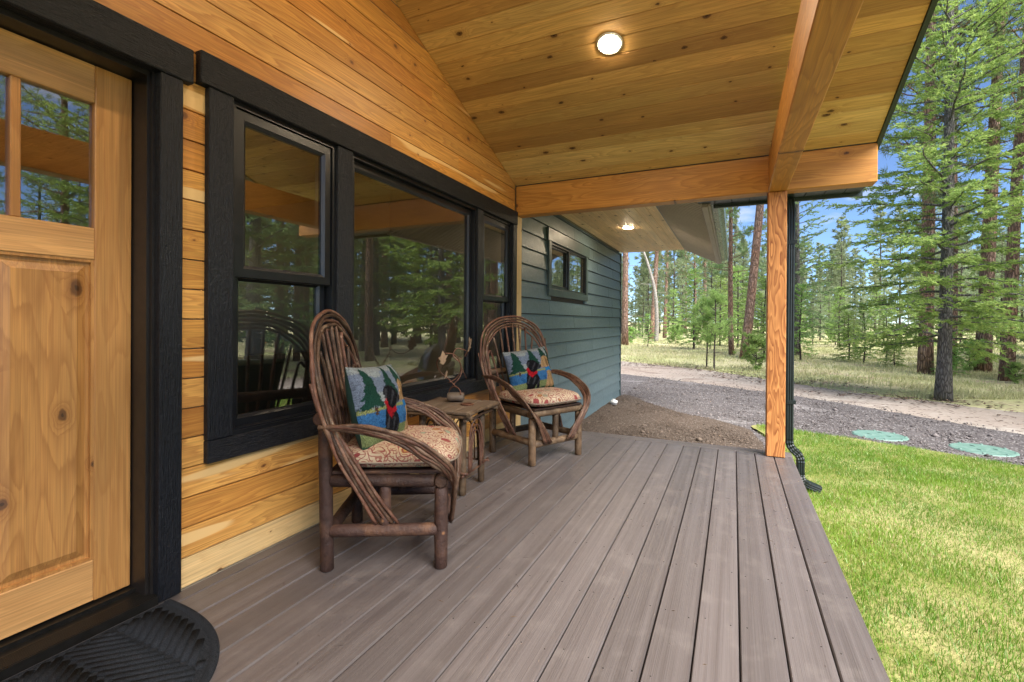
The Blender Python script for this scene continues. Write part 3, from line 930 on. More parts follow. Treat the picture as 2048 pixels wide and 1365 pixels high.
# ---- garage wing: lap siding, window, soffit, gutter
GY0, GY1 = 4.737, 9.80
m = MB()
gx0, gx1 = -0.16, -0.03
m.box(gx0, gx1, GY0 + 0.004, 5.72, -0.55, 3.0); m.box(gx0, gx1, 5.72, 7.18, -0.55, 1.54); m.box(gx0, gx1, 5.72, 7.18, 2.13, 3.0); m.box(gx0, gx1, 7.18, GY1 - 0.01, -0.55, 3.0)
m.box(-6.0, gx0, GY1 - 0.13, GY1 - 0.01, -0.55, 3.2)
gw = m.build('garage_wall', M['drywall'], house)
tag(gw, 'garage wall in slate green lap siding')
EXP = 0.182
mb_ = MB().box(-0.0295, -0.0275, GY0 + 0.012, 5.70, -0.41, 2.53).box(-0.0295, -0.0275, 7.20, GY1 - 0.012, -0.41, 2.53).box(-0.0295, -0.0275, 5.70, 7.20, -0.41, 1.53).box(-0.0295, -0.0275, 5.70, 7.20, 2.14, 2.53)
mb_.build('lap_shadow_sheet', M['deck_dark'], house)  # dark sheet added behind the open lap gaps to stand in for shade
r = 0
z = -0.415
while z < 2.53:
    zt = min(z + EXP - 0.009, 2.535)  # gap left open so the dark sheet draws a shadow line
    cuts = [GY0 + 0.012]
    q = GY0 + 0.6 + ((r * 1.37) % 2.4)
    while q < GY1 - 0.5:
        cuts.append(q); q += random.uniform(1.1, 2.2)
    cuts.append(GY1)
    for u, v in zip(cuts, cuts[1:]):
        segs = [(u, v)]
        if zt > 1.53 and z < 2.14:
            segs = [(u, min(v, 5.70)), (max(u, 7.20), v)]
        for a, b in segs:
            if b - a < 0.03: continue
            L = b - a - 0.006; h = zt - z
            me = MB()
            # tapered lap: thick at the foot
            vs = [(-L / 2, -h / 2, -0.024), (L / 2, -h / 2, -0.024), (L / 2, h / 2, -0.026), (-L / 2, h / 2, -0.026),
                  (-L / 2, -h / 2, 0.0), (L / 2, -h / 2, 0.0), (L / 2, h / 2, -0.019), (-L / 2, h / 2, -0.019)]
            me.add(vs, [(0, 3, 2, 1), (4, 5, 6, 7), (0, 1, 5, 4), (1, 2, 6, 5), (2, 3, 7, 6), (3, 0, 4, 7)])
            me.build('siding_board', M['siding'], gw, axes((0.0, (a + b) / 2, (z + zt) / 2), WX, WY, WZ))
    z += EXP; r += 1
# corner board, window trim
MB().cbox(-0.03, 0.010, GY1 + 0.001, GY1 + 0.022, -0.42, 2.52, 0.002).build('corner_trim', M['siding_trim'], house)
MB().box(-0.035, -0.012, GY0 + 0.010, GY1 - 0.02, -0.55, -0.412).build('wall_base', M['deck_dark'], house)


def gtrim(y0, y1, z0, z1, x1=0.022):
    return MB().cbox(-0.02, x1, y0, y1, z0, z1, 0.003).build('garage_window_casing', M['siding_trim'], house)


gtrim(5.57, 5.66, 1.545, 2.13); gtrim(7.22, 7.31, 1.545, 2.13); gtrim(5.52, 7.36, 2.131, 2.288, 0.03); gtrim(5.57, 7.31, 1.452, 1.544)
m = MB()
ring_frame(m, 5.661, 7.219, 1.546, 2.129, 0.026, -0.09, 0.004)
m.box(-0.05, 0.0, 6.40, 6.445, 1.573, 2.102)
gwin = m.build('window', M['frame'], house)
tag(gwin, 'small sliding window in the green garage wall')
MB().box(-0.046, -0.042, 5.69, 6.41, 1.58, 2.10).build('pane', M['glass'], gwin)
sash_mesh(5.688, 6.42, 1.573, 2.102, 0.032, -0.02, 0.02).build('sash', M['frame'], gwin)
MB().box(-0.030, -0.026, 6.44, 7.20, 1.57, 2.105).build('pane', M['glass'], gwin)

SZ = 2.535
XS1 = 1.235
gs = MB().box(-0.02, XS1 - 0.004, GY0 + 0.02, GY1 - 0.02, SZ + 0.02, SZ + 0.06).build('garage_soffit', M['roofing'], house)
tag(gs, 'flat pine soffit beside the green wall')
nb = 9
bw = (XS1 - 0.014) / nb
for k in range(nb):
    xa = 0.014 + k * bw
    me = board_me(GY1 - GY0 - 0.02, bw - 0.002, 0.016, 0.0025, 'soffit')
    link('soffit_board', me, M['soffit'], gs, axes((xa + bw / 2, (GY0 + GY1) / 2 + 0.01, SZ), (0, 1, 0), (1, 0, 0), (0, 0, -1)))
# sloped vented eave: ribbed panel running down to the fascia
XE, ZE = 1.80, 2.262
sl = (ZE - SZ) / (XE - XS1)
m = MB()
ys = []
y = 4.90
i = 0
prof = [(0.0, 0.0), (0.030, 0.0), (0.036, 0.018), (0.060, 0.018), (0.066, 0.0)]
sec = []
while y < GY1 - 0.03:
    for dy, dz in prof: sec.append((y + dy, dz))
    y += 0.092
vs = []; fs = []
for (yy, dz) in sec:
    vs.append((XS1 + 0.002, yy, SZ - dz - 0.002)); vs.append((XE, yy, ZE - dz - 0.002))
for k in range(len(sec) - 1):
    a = 2 * k
    fs.append((a, a + 1, a + 3, a + 2))
m.add(vs, fs)
vs2 = [(XS1, 4.90, SZ + 0.05), (XE, 4.90, ZE + 0.03), (XE, GY1 - 0.012, ZE + 0.03), (XS1, GY1 - 0.012, SZ + 0.05)]
m.add(vs2 + [(a, b, c + 0.1) for a, b, c in vs2], [(0, 1, 2, 3), (4, 7, 6, 5), (0, 4, 5, 1), (1, 5, 6, 2), (2, 6, 7, 3), (3, 7, 4, 0)])
m.build('vented_eave', M['vinyl'], house)
MB().box(XS1 - 0.003, XS1 + 0.004, 4.9, GY1 - 0.005, SZ - 0.022, SZ + 0.012).build('soffit_channel', M['green_metal'], house)
MB().cbox(XE - 0.004, XE + 0.052, 4.95, GY1 - 0.005, ZE - 0.030, ZE + 0.012, 0.004).build('fascia_strip', M['fascia'], house)
MB().box(XE + 0.056, XE + 0.076, 4.95, GY1 - 0.002, ZE - 0.026, ZE + 0.17).build('fascia_board', M['fascia'], house)
m = MB()
gp = [(0.0, 0.0), (0.055, 0.0), (0.075, 0.03), (0.105, 0.055), (0.115, 0.10), (0.11, 0.128), (0.10, 0.128), (0.10, 0.06), (0.07, 0.035), (0.052, 0.004), (0.004, 0.004), (0.004, 0.12), (0.0, 0.12)]
n = len(gp)
vs = [(XE + 0.078 + a, 4.95, ZE + 0.01 + b) for a, b in gp] + [(XE + 0.078 + a, GY1 - 0.01, ZE + 0.01 + b) for a, b in gp]
fs = [(i, (i + 1) % n, n + (i + 1) % n, n + i) for i in range(n)]
m.add(vs, fs)
m.build('gutter', M['gutter'], house)
# garage roof above
m = MB()
vs = [(XE + 0.09, 5.08, ZE + 0.17), (XE + 0.09, GY1 + 0.02, ZE + 0.17), (-3.4, GY1 + 0.02, ZE + 0.17 + 5.29 * 0.42), (-3.4, 5.08, ZE + 0.17 + 5.29 * 0.42)]
vs2 = [(a, b, c + 0.06) for a, b, c in vs]
m.add(vs + vs2, [(0, 1, 2, 3), (4, 7, 6, 5), (0, 4, 5, 1), (1, 5, 6, 2), (2, 6, 7, 3), (3, 7, 4, 0)])
vs = [(-3.4, 4.4, ZE + 0.17 + 5.29 * 0.42), (-3.4, GY1 + 0.02, ZE + 0.17 + 5.29 * 0.42), (-8.7, GY1 + 0.02, ZE + 0.17), (-8.7, 4.4, ZE + 0.17)]
vs2 = [(a, b, c + 0.06) for a, b, c in vs]
m.add(vs + vs2, [(0, 1, 2, 3), (4, 7, 6, 5), (0, 4, 5, 1), (1, 5, 6, 2), (2, 6, 7, 3), (3, 7, 4, 0)])
m.build('garage_roof', M['roofing'], house)

# ---- room behind the porch windows
m = MB()
m.box(-5.2, -0.161, -4.0, 4.9, -0.06, 0.0)
m.build('room_floor', M['room_floor'], house)
m = MB()
m.box(-5.2, -0.161, -4.0, 4.9, 2.75, 2.85)
m.build('room_ceiling', M['ceil'], house)
m = MB()
wins = [(0.6, 1.9), (3.3, 4.4)]
ya = -4.0
for a, b in wins:
    m.box(-5.2, -5.05, ya, a, 0.0, 2.75); m.box(-5.2, -5.05, a, b, 0.0, 0.85); m.box(-5.2, -5.05, a, b, 2.1, 2.75)
    ya = b
m.box(-5.2, -5.05, ya, 4.9, 0.0, 2.75)
m.box(-5.05, -0.161, 4.8, 4.9, 0.0, 2.75); m.box(-5.05, -0.161, -4.0, -3.9, 0.0, 2.75)
m.box(-1.9, -1.8, 3.9, 4.8, 0.0, 2.75)
m.build('room_wall', M['drywall'], house)
m = MB()
m.box(-5.2, -0.161, 4.9, 9.66, -0.5, -0.4); m.box(-5.2, -0.161, 4.9, 9.66, 2.6, 2.7); m.box(-5.2, -5.1, 4.9, 9.66, -0.4, 2.6)
m.build('garage_room', M['drywall'], house)
# house roof over the room
m = MB()
vs = [(-0.02, -4.6, 2.95), (-0.02, 4.9, 2.95), (-5.6, 4.9, 2.95), (-5.6, -4.6, 2.95)]
vs2 = [(0.0, -4.6, 3.9), (0.0, 4.9, 3.1), (-5.6, 4.9, 3.1), (-5.6, -4.6, 3.1)]
m.add(vs + vs2, [(0, 1, 2, 3), (4, 7, 6, 5), (0, 4, 5, 1), (1, 5, 6, 2), (2, 6, 7, 3), (3, 7, 4, 0)])
m.build('main_roof', M['roofing'], house)

# ------------------------------------------------------------------ porch deck
deck = MB()
deck.box(0.0, 2.53, -3.6, 4.82, -0.40, -0.03)
deck = deck.build('porch_deck', M['deck_dark'])
tag(deck, kind='structure')
DP = 0.1453
DXs = [0.0] + [0.077 + k * DP for k in range(18)]
for i in range(len(DXs) - 1):
    a, b = DXs[i] + (0.0025 if i else 0.002), DXs[i + 1] - 0.0025
    W = b - a
    me = board_me(8.27, W, 0.025, 0.004, 'deck')
    link('deck_plank', me, M['deck'], deck, axes(((a + b) / 2, 4.69 - 8.27 / 2 - 0.002, random.uniform(-0.0006, 0.0006)), (0, 1, 0), (-1, 0, 0), (0, 0, 1)))
me = board_me(2.546, 0.145, 0.025, 0.004, 'deckend')
link('deck_plank', me, M['deck'], deck, axes((1.274, 4.766, 0), (1, 0, 0), (0, 1, 0), (0, 0, 1)))
MB().box(2.532, 2.543, -3.6, 4.83, -0.38, -0.027).build('deck_skirt', M['deck'], deck, None)
sc_me = MB().lathe([(0.0005, 0.0), (0.0027, 0.0), (0.0027, 0.0007), (0.0005, 0.0009)], seg=8).mesh('screw')
for i in range(8, len(DXs) - 1):
    for q in range(11):
        for s in (0.028, DP - 0.028):
            link('screw', sc_me, M['screw'], deck, Matrix.Translation((DXs[i] + s + random.uniform(-0.003, 0.003), 0.35 + q * 0.406 + random.uniform(-0.02, 0.02), 0.0004)))
# ------------------------------------------------------------------ recessed lights
def recessed(name, loc, normal_rot, r, label):
    e = empty(name, loc)
    e.rotation_euler = normal_rot
    tag(e, label, 'ceiling light')
    # local -Z looks down into the room
    MB().lathe([(r * 0.76, 0.012), (r * 0.76, -0.003), (r * 0.80, -0.0055), (r * 0.97, -0.004), (r, 0.0), (r, 0.012)], seg=40).build('trim_ring', M['white'], e)
    MB().lathe([(r * 0.76, -0.0030), (r * 0.755, -0.0075), (r * 0.66, -0.0115), (r * 0.32, -0.0140), (0.0005, -0.0145)], seg=40).build('lens', M['lamp'], e)
    return e


th = math.atan(S)
recessed('recessed_light', (1.30, 3.27, zc(3.27) - 0.0005), (-th, 0, 0), 0.090, 'lit round recessed light in the sloped porch ceiling')
recessed('recessed_light', (1.30, 2 * RIDGE_Y - 3.27, zc(3.27) - 0.0005), (th, 0, 0), 0.090, 'lit round recessed light low in the back slope of the porch ceiling')
recessed('recessed_light', (1.30, 1.75, zc(1.75) - 0.0005), (-th, 0, 0), 0.090, 'added unseen round fill light high in the porch ceiling in front of the door')  # lamp added above the view to brighten the door area
recessed('recessed_light', (1.30, 2 * RIDGE_Y - 1.75, zc(1.75) - 0.0005), (th, 0, 0), 0.090, 'added unseen round fill light high in the back slope of the porch ceiling')  # mirrored lamp behind the camera, also added for fill
recessed('recessed_light', (0.655, 7.20, SZ - 0.0005), (0, 0, 0), 0.095, 'small lit recessed light in the flat soffit beside the green wall')

# ------------------------------------------------------------------ door mat
t = NT('mat_fibre')
co, rnd = t.coord(False)
n1 = t.noise(co, 420.0, 2.0, 0.7); n2 = t.noise(co, 38.0, 4.0, 0.6)
c = t.mix(t.rng(n1, 0.35, 0.7), (0.005, 0.006, 0.008), (0.045, 0.049, 0.056))
c = t.mix(t.math('MULTIPLY', t.rng(n1, 0.74, 0.80), 0.5), c, (0.25, 0.24, 0.22))
t.princ(c, 0.95, t.bump(t.math('ADD', n1, t.math('MULTIPLY', n2, 0.5)), 1.0, 0.004), spec=0.02)
M['mat'] = t.m
mat_o = empty('doormat', (0.045, 0.60, 0.003))
tag(mat_o, 'half-round black doormat with moulded chevron ribs at the front door', 'doormat')
MA, MBx, MN = 0.580, 0.66, 2.5


def mat_edge(ins=0.0, n=72):
    pts = []
    for k in range(n + 1):
        a = -math.pi / 2 + math.pi * k / n
        c, s = math.cos(a), math.sin(a)
        x = abs(c) ** (2 / MN) * (MBx - ins); y = math.copysign(abs(s) ** (2 / MN) * (MA - ins), s)
        pts.append((max(x, 0.0), y))
    return pts


out = mat_edge()
MB().prism(out, 0.0, 0.006).build('mat_base', M['mat'], mat_o)
m = MB()
n = len(out)
L = [(out, 0.0062), (mat_edge(0.004), 0.0085), (mat_edge(0.024), 0.0095), (mat_edge(0.027), 0.0062)]
vs = [(x, y, z) for ring, z in L for x, y in ring]
fs = []
for i in range(len(L) - 1):
    for k in range(n - 1): fs.append((i * n + k, i * n + k + 1, (i + 1) * n + k + 1, (i + 1) * n + k))
m.add(vs, fs, True)
m.build('rim', M['mat'], mat_o)


def mat_in(x, y, ins=0.045):
    return x > 0.02 and (x / (MBx - ins)) ** MN + (abs(y) / (MA - ins)) ** MN < 1


# chevron bands along X, ribs at +-45 degrees
band = 0.150; step = 0.040
for b in range(-4, 5):
    yc = b * band
    sg = 1 if b % 2 == 0 else -1
    for k in range(-3, 22):
        pts = []
        for q in range(41):
            v = -0.5 + q / 40
            x = k * step + sg * v * band * 0.95 + 0.02; y = yc + v * band * 0.93
            if mat_in(x, y): pts.append((x, y, 0.0))
        if len(pts) < 9: continue
        m = MB()
        a, c = Vector(pts[0]), Vector(pts[-1]); dd = (c - a).normalized(); pp = Vector((-dd.y, dd.x, 0))
        sec = [(-0.0122, 0.0061), (-0.0108, 0.0098), (0.0, 0.0106), (0.0108, 0.0098), (0.0122, 0.0061)]
        vs = [a + pp * u + Vector((0, 0, z)) for u, z in sec] + [c + pp * u + Vector((0, 0, z)) for u, z in sec]
        m.add(vs, [(i, i + 1, 6 + i, 5 + i) for i in range(4)] + [(0, 1, 2, 3, 4), (5, 6, 7, 8, 9)], True)
        m.build('rib', M['mat'], mat_o)

# ------------------------------------------------------------------ downspout
ds = empty('downspout', (2.56, 5.02, -0.36))
tag(ds, 'black ribbed metal downspout with elbows behind the porch post', 'downspout')
O = Vector((2.56, 5.02, -0.36))


def corrugated(path, w, dpt, seg_x=None):
    """rectangular pipe with ribbed faces swept along path (path lies in the XZ plane)"""
    sec = []
    for side in range(4):
        for k in range(6):
            f = k / 6 * 2 - 1
            rib = 0.0035 if k % 2 else 0.0
            if side == 0: sec.append((f * w / 2, -dpt / 2 - rib))
            if side == 1: sec.append((w / 2 + rib, f * dpt / 2))
            if side == 2: sec.append((-f * w / 2, dpt / 2 + rib))
            if side == 3: sec.append((-w / 2 - rib, -f * dpt / 2))
    n = len(sec)
    P = [Vector(q) - O for q in path]
    vs = []; fs = []
    for i, q in enumerate(P):
        tg = (P[min(i + 1, len(P) - 1)] - P[max(i - 1, 0)]).normalized()
        u = Vector((0, 1, 0)).cross(tg).normalized()
        k = 1.0
        for a, b in sec: vs.append(q + u * a * k + Vector((0, 1, 0)) * b * k)
    for i in range(len(P) - 1):
        for k in range(n): fs.append((i * n + k, i * n + (k + 1) % n, (i + 1) * n + (k + 1) % n, (i + 1) * n + k))
    m = MB(); m.add(vs, fs)
    return m


pw, pd = 0.056, 0.080
xp = 2.550
corrugated([(xp, 5.02, 2.10), (xp, 5.02, 1.2), (xp, 5.02, 0.07)], pw, pd).build('pipe', M['downspout'], ds)
corrugated([(xp - 0.012, 5.02, 2.245), (xp - 0.004, 5.02, 2.19), (xp, 5.02, 2.14), (xp, 5.02, 2.09)], pw + 0.006, pd + 0.006).build('elbow', M['downspout'], ds)


def elbow(pts, k=4):
    """crimped elbow: alternating slightly wider rings"""
    P = spline(pts, k)
    mm = corrugated(P, pw + 0.005, pd + 0.005)
    n = 24
    for i in range(len(P)):
        if i % 2:
            c = sum((Vector(mm.v[i * n + j]) for j in range(n)), Vector()) / n
            for j in range(n):
                mm.v[i * n + j] = tuple(c + (Vector(mm.v[i * n + j]) - c) * 0.90)
    return mm.build('elbow', M['downspout'], ds)


elbow([(xp, 5.02, 0.09), (xp + 0.004, 5.02, 0.035), (xp + 0.03, 5.02, -0.01), (xp + 0.068, 5.02, -0.045), (xp + 0.088, 5.02, -0.085), (xp + 0.090, 5.02, -0.13)], 3)
corrugated([(xp + 0.090, 5.02, -0.12), (xp + 0.090, 5.02, -0.23)], pw, pd).build('pipe', M['downspout'], ds)
elbow([(xp + 0.090, 5.02, -0.21), (xp + 0.094, 5.02, -0.255), (xp + 0.118, 5.02, -0.295), (xp + 0.165, 5.02, -0.318)], 4)
corrugated([(xp + 0.150, 5.02, -0.313), (xp + 0.245, 5.02, -0.345)], pw, pd).build('pipe', M['downspout'], ds)
for z in (1.86, 0.42):
    MB().box(-0.036, 0.036, -0.050, 0.050, z + 0.36 - 0.016, z + 0.36 + 0.016).build('strap', M['downspout'], ds)

# ------------------------------------------------------------------ septic lids and clean-out
t = NT('lid_plastic')
co, rnd = t.coord()
n1 = t.noise(co, 14.0, 4.0, 0.6); n2 = t.noise(co, 90.0, 2.0, 0.6)
c = t.mix(t.rng(n1, 0.3, 0.7), (0.085, 0.165, 0.135), (0.15, 0.245, 0.21))
c = t.mix(t.math('MULTIPLY', t.rng(n1, 0.55, 0.8), 0.5), c, (0.26, 0.30, 0.27))
t.princ(c, t.rng(n2, 0.3, 0.7, 0.35, 0.55), t.bump(n2, 0.2, 0.002), spec=0.5)
M['lid'] = t.m
for (x, y, lab) in ((3.895, 8.02, 'round green plastic septic lid in the gravel, the one nearer the porch post'), (4.835, 7.68, 'round green plastic septic lid in the gravel, the one farther from the porch post')):
    e = empty('septic_lid', (x, y, GZ + 0.018), random.uniform(0, 6))
    tag(e, lab, 'septic lid', 'green septic lids in the gravel')
    MB().lathe([(0.31, -0.03), (0.318, 0.012), (0.312, 0.03), (0.285, 0.038), (0.26, 0.034), (0.12, 0.042), (0.0005, 0.044)], seg=48).build('cover', M['lid'], e)
    for k in range(8):
        a = k * math.pi / 4
        MB().lathe([(0.016, 0.026), (0.016, 0.042), (0.012, 0.046), (0.0005, 0.047)], (0.285 * math.cos(a), 0.285 * math.sin(a), 0), 10).build('bolt', M['lid'], e)
    for k in range(3):
        a = k * 2.1
        MB().cbox(0.12 * math.cos(a) - 0.03, 0.12 * math.cos(a) + 0.03, 0.12 * math.sin(a) - 0.008, 0.12 * math.sin(a) + 0.008, 0.038, 0.05, 0.003).build('grip', M['lid'], e)
e = empty('cleanout_pipe', (0.125, 8.70, GZ + 0.05))
tag(e, 'white plastic clean-out pipe cap by the foot of the green wall', 'pipe')
MB().lathe([(0.055, -0.05), (0.055, 0.045), (0.066, 0.047), (0.066, 0.085), (0.060, 0.092), (0.0005, 0.092)], seg=24).build('cap', M['pvc'], e)
MB().cbox(-0.022, 0.022, -0.022, 0.022, 0.0925, 0.118, 0.004).build('plug', M['pvc'], e)

# ------------------------------------------------------------------ twig furniture


def logmat(name, c1, c2, c3, wear, rough=0.5, scale=1.0):
    t = NT(name)
    co, rnd = t.coord()
    n1 = t.noise(co, 26.0 * scale, 5.0, 0.65); n2 = t.noise(co, 120.0 * scale, 3.0, 0.6); n3 = t.noise(co, 9.0 * scale, 3.0, 0.6)
    c = t.mix(t.rng(n1, 0.3, 0.7), c1, c2)
    c = t.mix(t.math('MULTIPLY', t.rng(n3, 0.52, 0.70), wear), c, c3)
    vo = t.n('ShaderNodeTexVoronoi', Vector=co, Scale=22.0 * scale)
    vs = t.n('ShaderNodeSeparateColor', Color=vo.outputs['Color'])
    nick = t.math('MULTIPLY', t.math('GREATER_THAN', vs.outputs[0], 0.86), t.rng(vo.outputs['Distance'], 0.22, 0.10))
    c = t.mix(t.math('MULTIPLY', nick, 0.75), c, c3)
    hs = t.n('ShaderNodeHueSaturation', Color=c, Hue=0.5, Saturation=1.0, Value=t.math('MULTIPLY_ADD', rnd, 0.9, 0.55))
    t.princ(hs.outputs[0], t.rng(n2, 0.3, 0.7, rough - 0.1, rough + 0.12), t.bump(t.math('ADD', n1, t.math('MULTIPLY', n2, 0.6)), 1.0, 0.006), spec=0.28)
    return t.m


M['log_dark'] = logmat('dark_stained_log', (0.030, 0.015, 0.011), (0.056, 0.030, 0.023), (0.24, 0.115, 0.052), 0.25, 0.55)
M['log_nat'] = logmat('weathered_log', (0.060, 0.036, 0.021), (0.155, 0.095, 0.052), (0.26, 0.185, 0.115), 0.6, 0.5)
M['twig'] = logmat('willow_twig', (0.040, 0.020, 0.013), (0.130, 0.070, 0.041), (0.32, 0.225, 0.15), 0.55, 0.34)
M['twig_red'] = logmat('red_twig', (0.062, 0.027, 0.018), (0.155, 0.070, 0.043), (0.30, 0.20, 0.13), 0.4, 0.36)
M['table_top'] = wood('weathered_plank', [(0.15, 0.105, 0.07)], (0.05, 0.032, 0.022), rings=4, ring_amt=0.7, knot_den=0.2, rough=0.5, var=0.15)


def rod(parent, pts, r, mat, name='rod', n=7, seg=7, taper=0.0):
    P = spline(pts, n)
    k = len(P)
    rr = [r * (1 - taper * i / k) * random.uniform(0.88, 1.10) * (1.24 if random.random() < 0.10 else 1.0) for i in range(k)]
    ph = [random.uniform(0, 6) for _ in range(3)]
    P = [q + Vector((math.sin(i * 0.7 + ph[0]), math.sin(i * 0.6 + ph[1]), math.sin(i * 0.8 + ph[2]))) * r * 0.22 for i, q in enumerate(P)]
    return MB().tube(P, rr, seg).build(name, mat, parent)


def chair(loc, ang, lmat, label):
    c = empty('twig_chair', (loc[0], loc[1], 0.0), ang)
    tag(c, label, 'chair', 'twig chairs on the porch')
    hw, hd = 0.262, 0.255      # half spacing of legs: width (y), depth (x)
    R = 0.030
    def log(name, a, b, r=R): return MB().log(a, b, r).build(name, lmat, c)
    for s in (-1, 1):
        log('leg', (hd, s * hw, 0.001), (hd, s * hw, 0.372), R * 1.02)
        log('leg', (-hd, s * hw, 0.001), (-hd - 0.012, s * hw, 0.66), R * 1.02)
        log('seat_rail', (-hd + 0.012, s * (hw - 0.002), 0.404), (hd - 0.028, s * (hw - 0.002), 0.398), R * 0.94)
        log('stretcher', (-hd + 0.012, s * hw, 0.178), (hd - 0.014, s * hw, 0.178), R * 0.94)
        log('spindle', (0.0, s * (hw - 0.012), 0.185), (0.0, s * (hw - 0.012), 0.385), R * 0.86)
    log('seat_rail', (hd, -hw - 0.034, 0.402), (hd, hw + 0.034, 0.402), R * 1.0)
    log('seat_rail', (-hd, -hw + 0.02, 0.404), (-hd, hw - 0.02, 0.404), R * 0.9)
    log('stretcher', (hd, -hw + 0.014, 0.162), (hd, hw - 0.014, 0.162), R * 0.94)
    log('stretcher', (-hd, -hw + 0.014, 0.162), (-hd, hw - 0.014, 0.162), R * 0.94)
    log('spindle', (hd - 0.010, 0.0, 0.170), (hd - 0.010, 0.0, 0.385), R * 0.86)
    log('crossbar', (-hd - 0.020, -hw - 0.055, 0.692), (-hd - 0.020, hw + 0.055, 0.692), R * 0.98)
    MB().cbox(-hd + 0.02, hd + 0.035, -hw - 0.005, hw + 0.005, 0.432, 0.447, 0.004).build('seat_board', M['log_dark'], c)
    # back hoop: a bundle of bent rods
    for k in range(5):
        o = k * 0.0195
        w = 0.392 - o * 0.95
        top = 1.175 - o * 1.15
        xo_ = 0.010 * (k % 2)
        pts = []
        half = [(-0.035 + o * 1.2, 0.262, 0.205), (-0.115 + o * 1.0, 0.306, 0.37), (-0.196 + o * 0.7, 0.345 - o * 0.2, 0.55), (-0.246 + xo_, w - 0.012, 0.72), (-0.282 + xo_, w - 0.012, 0.88), (-0.312 + xo_, w * 0.80, top - 0.115), (-0.330 + xo_, w * 0.42, top - 0.024)]
        for q in half: pts.append((q[0], -q[1], q[2]))
        pts.append((-0.335 + xo_, 0, top))
        for q in reversed(half): pts.append((q[0], q[1], q[2]))
        rod(c, pts, 0.0092 if k < 4 else 0.0080, M['twig'] if k % 2 else M['twig_red'], 'back_hoop', 5, 8)
    # back spindles fanning up to the hoop
    nb = 9
    for k in range(nb):
        f = -1 + 2 * k / (nb - 1)
        yb, yt = f * 0.165, f * 0.300
        zt = 1.175 - 0.085 - 0.26 * abs(f) ** 2.6
        rod(c, [(-0.208, yb, 0.42), (-0.238, yb * 0.62 + yt * 0.38, 0.62), (-0.282, yb * 0.25 + yt * 0.75, 0.86), (-0.328 + 0.05 * abs(f) ** 2.3, yt, zt + 0.02)], 0.0088, M['twig'] if k % 3 else M['twig_red'], 'back_spindle', 5, 7)
    # arms: bundles sweeping forward, round and down to the front stretcher
    for s in (-1, 1):
        for k in range(5):
            o = k * 0.017
            o *= 0.86
            pts = [(-0.262 + 0.010 * k, s * (0.372 - o * 0.15), 0.668 - o * 0.18), (-0.10, s * (0.384 - o * 0.2), 0.676 - o * 0.45), (0.07, s * (0.392 - o * 0.25), 0.648 - o * 0.75),
                   (0.215 - o * 0.75, s * (0.388 - o * 0.3), 0.580 - o * 0.75), (0.305 - o * 0.75, s * (0.352 - o * 0.35), 0.485 - o * 0.35), (0.322 - o * 0.25, s * (0.272 - o * 0.75), 0.360), (0.292, s * (0.160 - o * 1.25), 0.165)]
            rod(c, pts, 0.0090, M['twig'] if (k + s) % 2 else M['twig_red'], 'arm_rod', 6, 8)
    # stray twig ends
    rod(c, [(-0.26, -0.386, 0.74), (-0.285, -0.402, 0.86)], 0.006, M['twig_red'], 'twig_stub', 3, 6)
    rod(c, [(-0.29, 0.380, 0.88), (-0.31, 0.395, 0.97)], 0.006, M['twig_red'], 'twig_stub', 3, 6)
    return c


A1 = math.atan2(0.473, 0.881)
A2 = math.atan2(-0.44, 0.897)
P_A, P_B, P_C = Vector((0.413, 1.587)), Vector((0.876, 1.836)), Vector((0.658, 2.315))
C1 = (P_A + P_C) / 2 + Vector((-0.012, 0.028))
Q_D, Q_E, Q_F = Vector((0.657, 3.449)), Vector((0.913, 3.938)), Vector((0.198, 3.675))
C2 = (Q_F + Q_E) / 2 + Vector((-0.010, 0.028))
ch1 = chair(C1, A1, M['log_dark'], 'bent twig armchair with dark stained log frame, nearer the front door')
ch2 = chair(C2, A2, M['log_nat'], 'bent twig armchair with weathered brown log frame, by the green wall')

# paisley fabric
t = NT('paisley_fabric')
co, rnd = t.coord()
wn = t.n('ShaderNodeTexNoise', Vector=co, Scale=9.0, Detail=2.0)
wv = t.vmath('ADD', co, t.vmath('SCALE', t.vmath('SUBTRACT', wn.outputs['Color'], (0.5, 0.5, 0.5)))) if False else None
sub = t.vmath('SUBTRACT', wn.outputs['Color'], (0.5, 0.5, 0.5))
scn = t.n('ShaderNodeVectorMath', _operation='SCALE', Vector=sub); scn.inputs['Scale'].default_value = 0.075
wv = t.vmath('ADD', co, scn.outputs[0])
vo = t.n('ShaderNodeTexVoronoi', _voronoi_dimensions='3D', Vector=wv, Scale=15.0, Randomness=1.0)
vs_ = t.n('ShaderNodeSeparateColor', Color=vo.outputs['Color'])
ring = t.math('FRACT', t.math('MULTIPLY_ADD', vo.outputs['Distance'], 4.2, vs_.outputs[0]))
line = t.math('MULTIPLY', t.math('GREATER_THAN', ring, 0.62), t.math('LESS_THAN', ring, 0.84))
vo2 = t.n('ShaderNodeTexVoronoi', Vector=wv, Scale=44.0)
dots = t.math('LESS_THAN', vo2.outputs['Distance'], 0.20)
n5 = t.noise(wv, 16.0, 1.0, 0.5)
cur = t.math('ABSOLUTE', t.math('SUBTRACT', t.math('FRACT', t.math('MULTIPLY', n5, 9.0)), 0.5))
cl = t.math('LESS_THAN', cur, 0.13)
base = t.mix(t.rng(t.noise(co, 5.0, 2.0, 0.5), 0.4, 0.6), (0.36, 0.28, 0.18), (0.44, 0.36, 0.255))
fill = t.ramp(vs_.outputs[1], [(0.0, (0.40, 0.33, 0.23)), (0.20, (0.20, 0.27, 0.19)), (0.42, (0.38, 0.30, 0.20)), (0.58, (0.28, 0.155, 0.045)), (0.74, (0.20, 0.04, 0.04)), (0.90, (0.40, 0.32, 0.22))], 'CONSTANT')
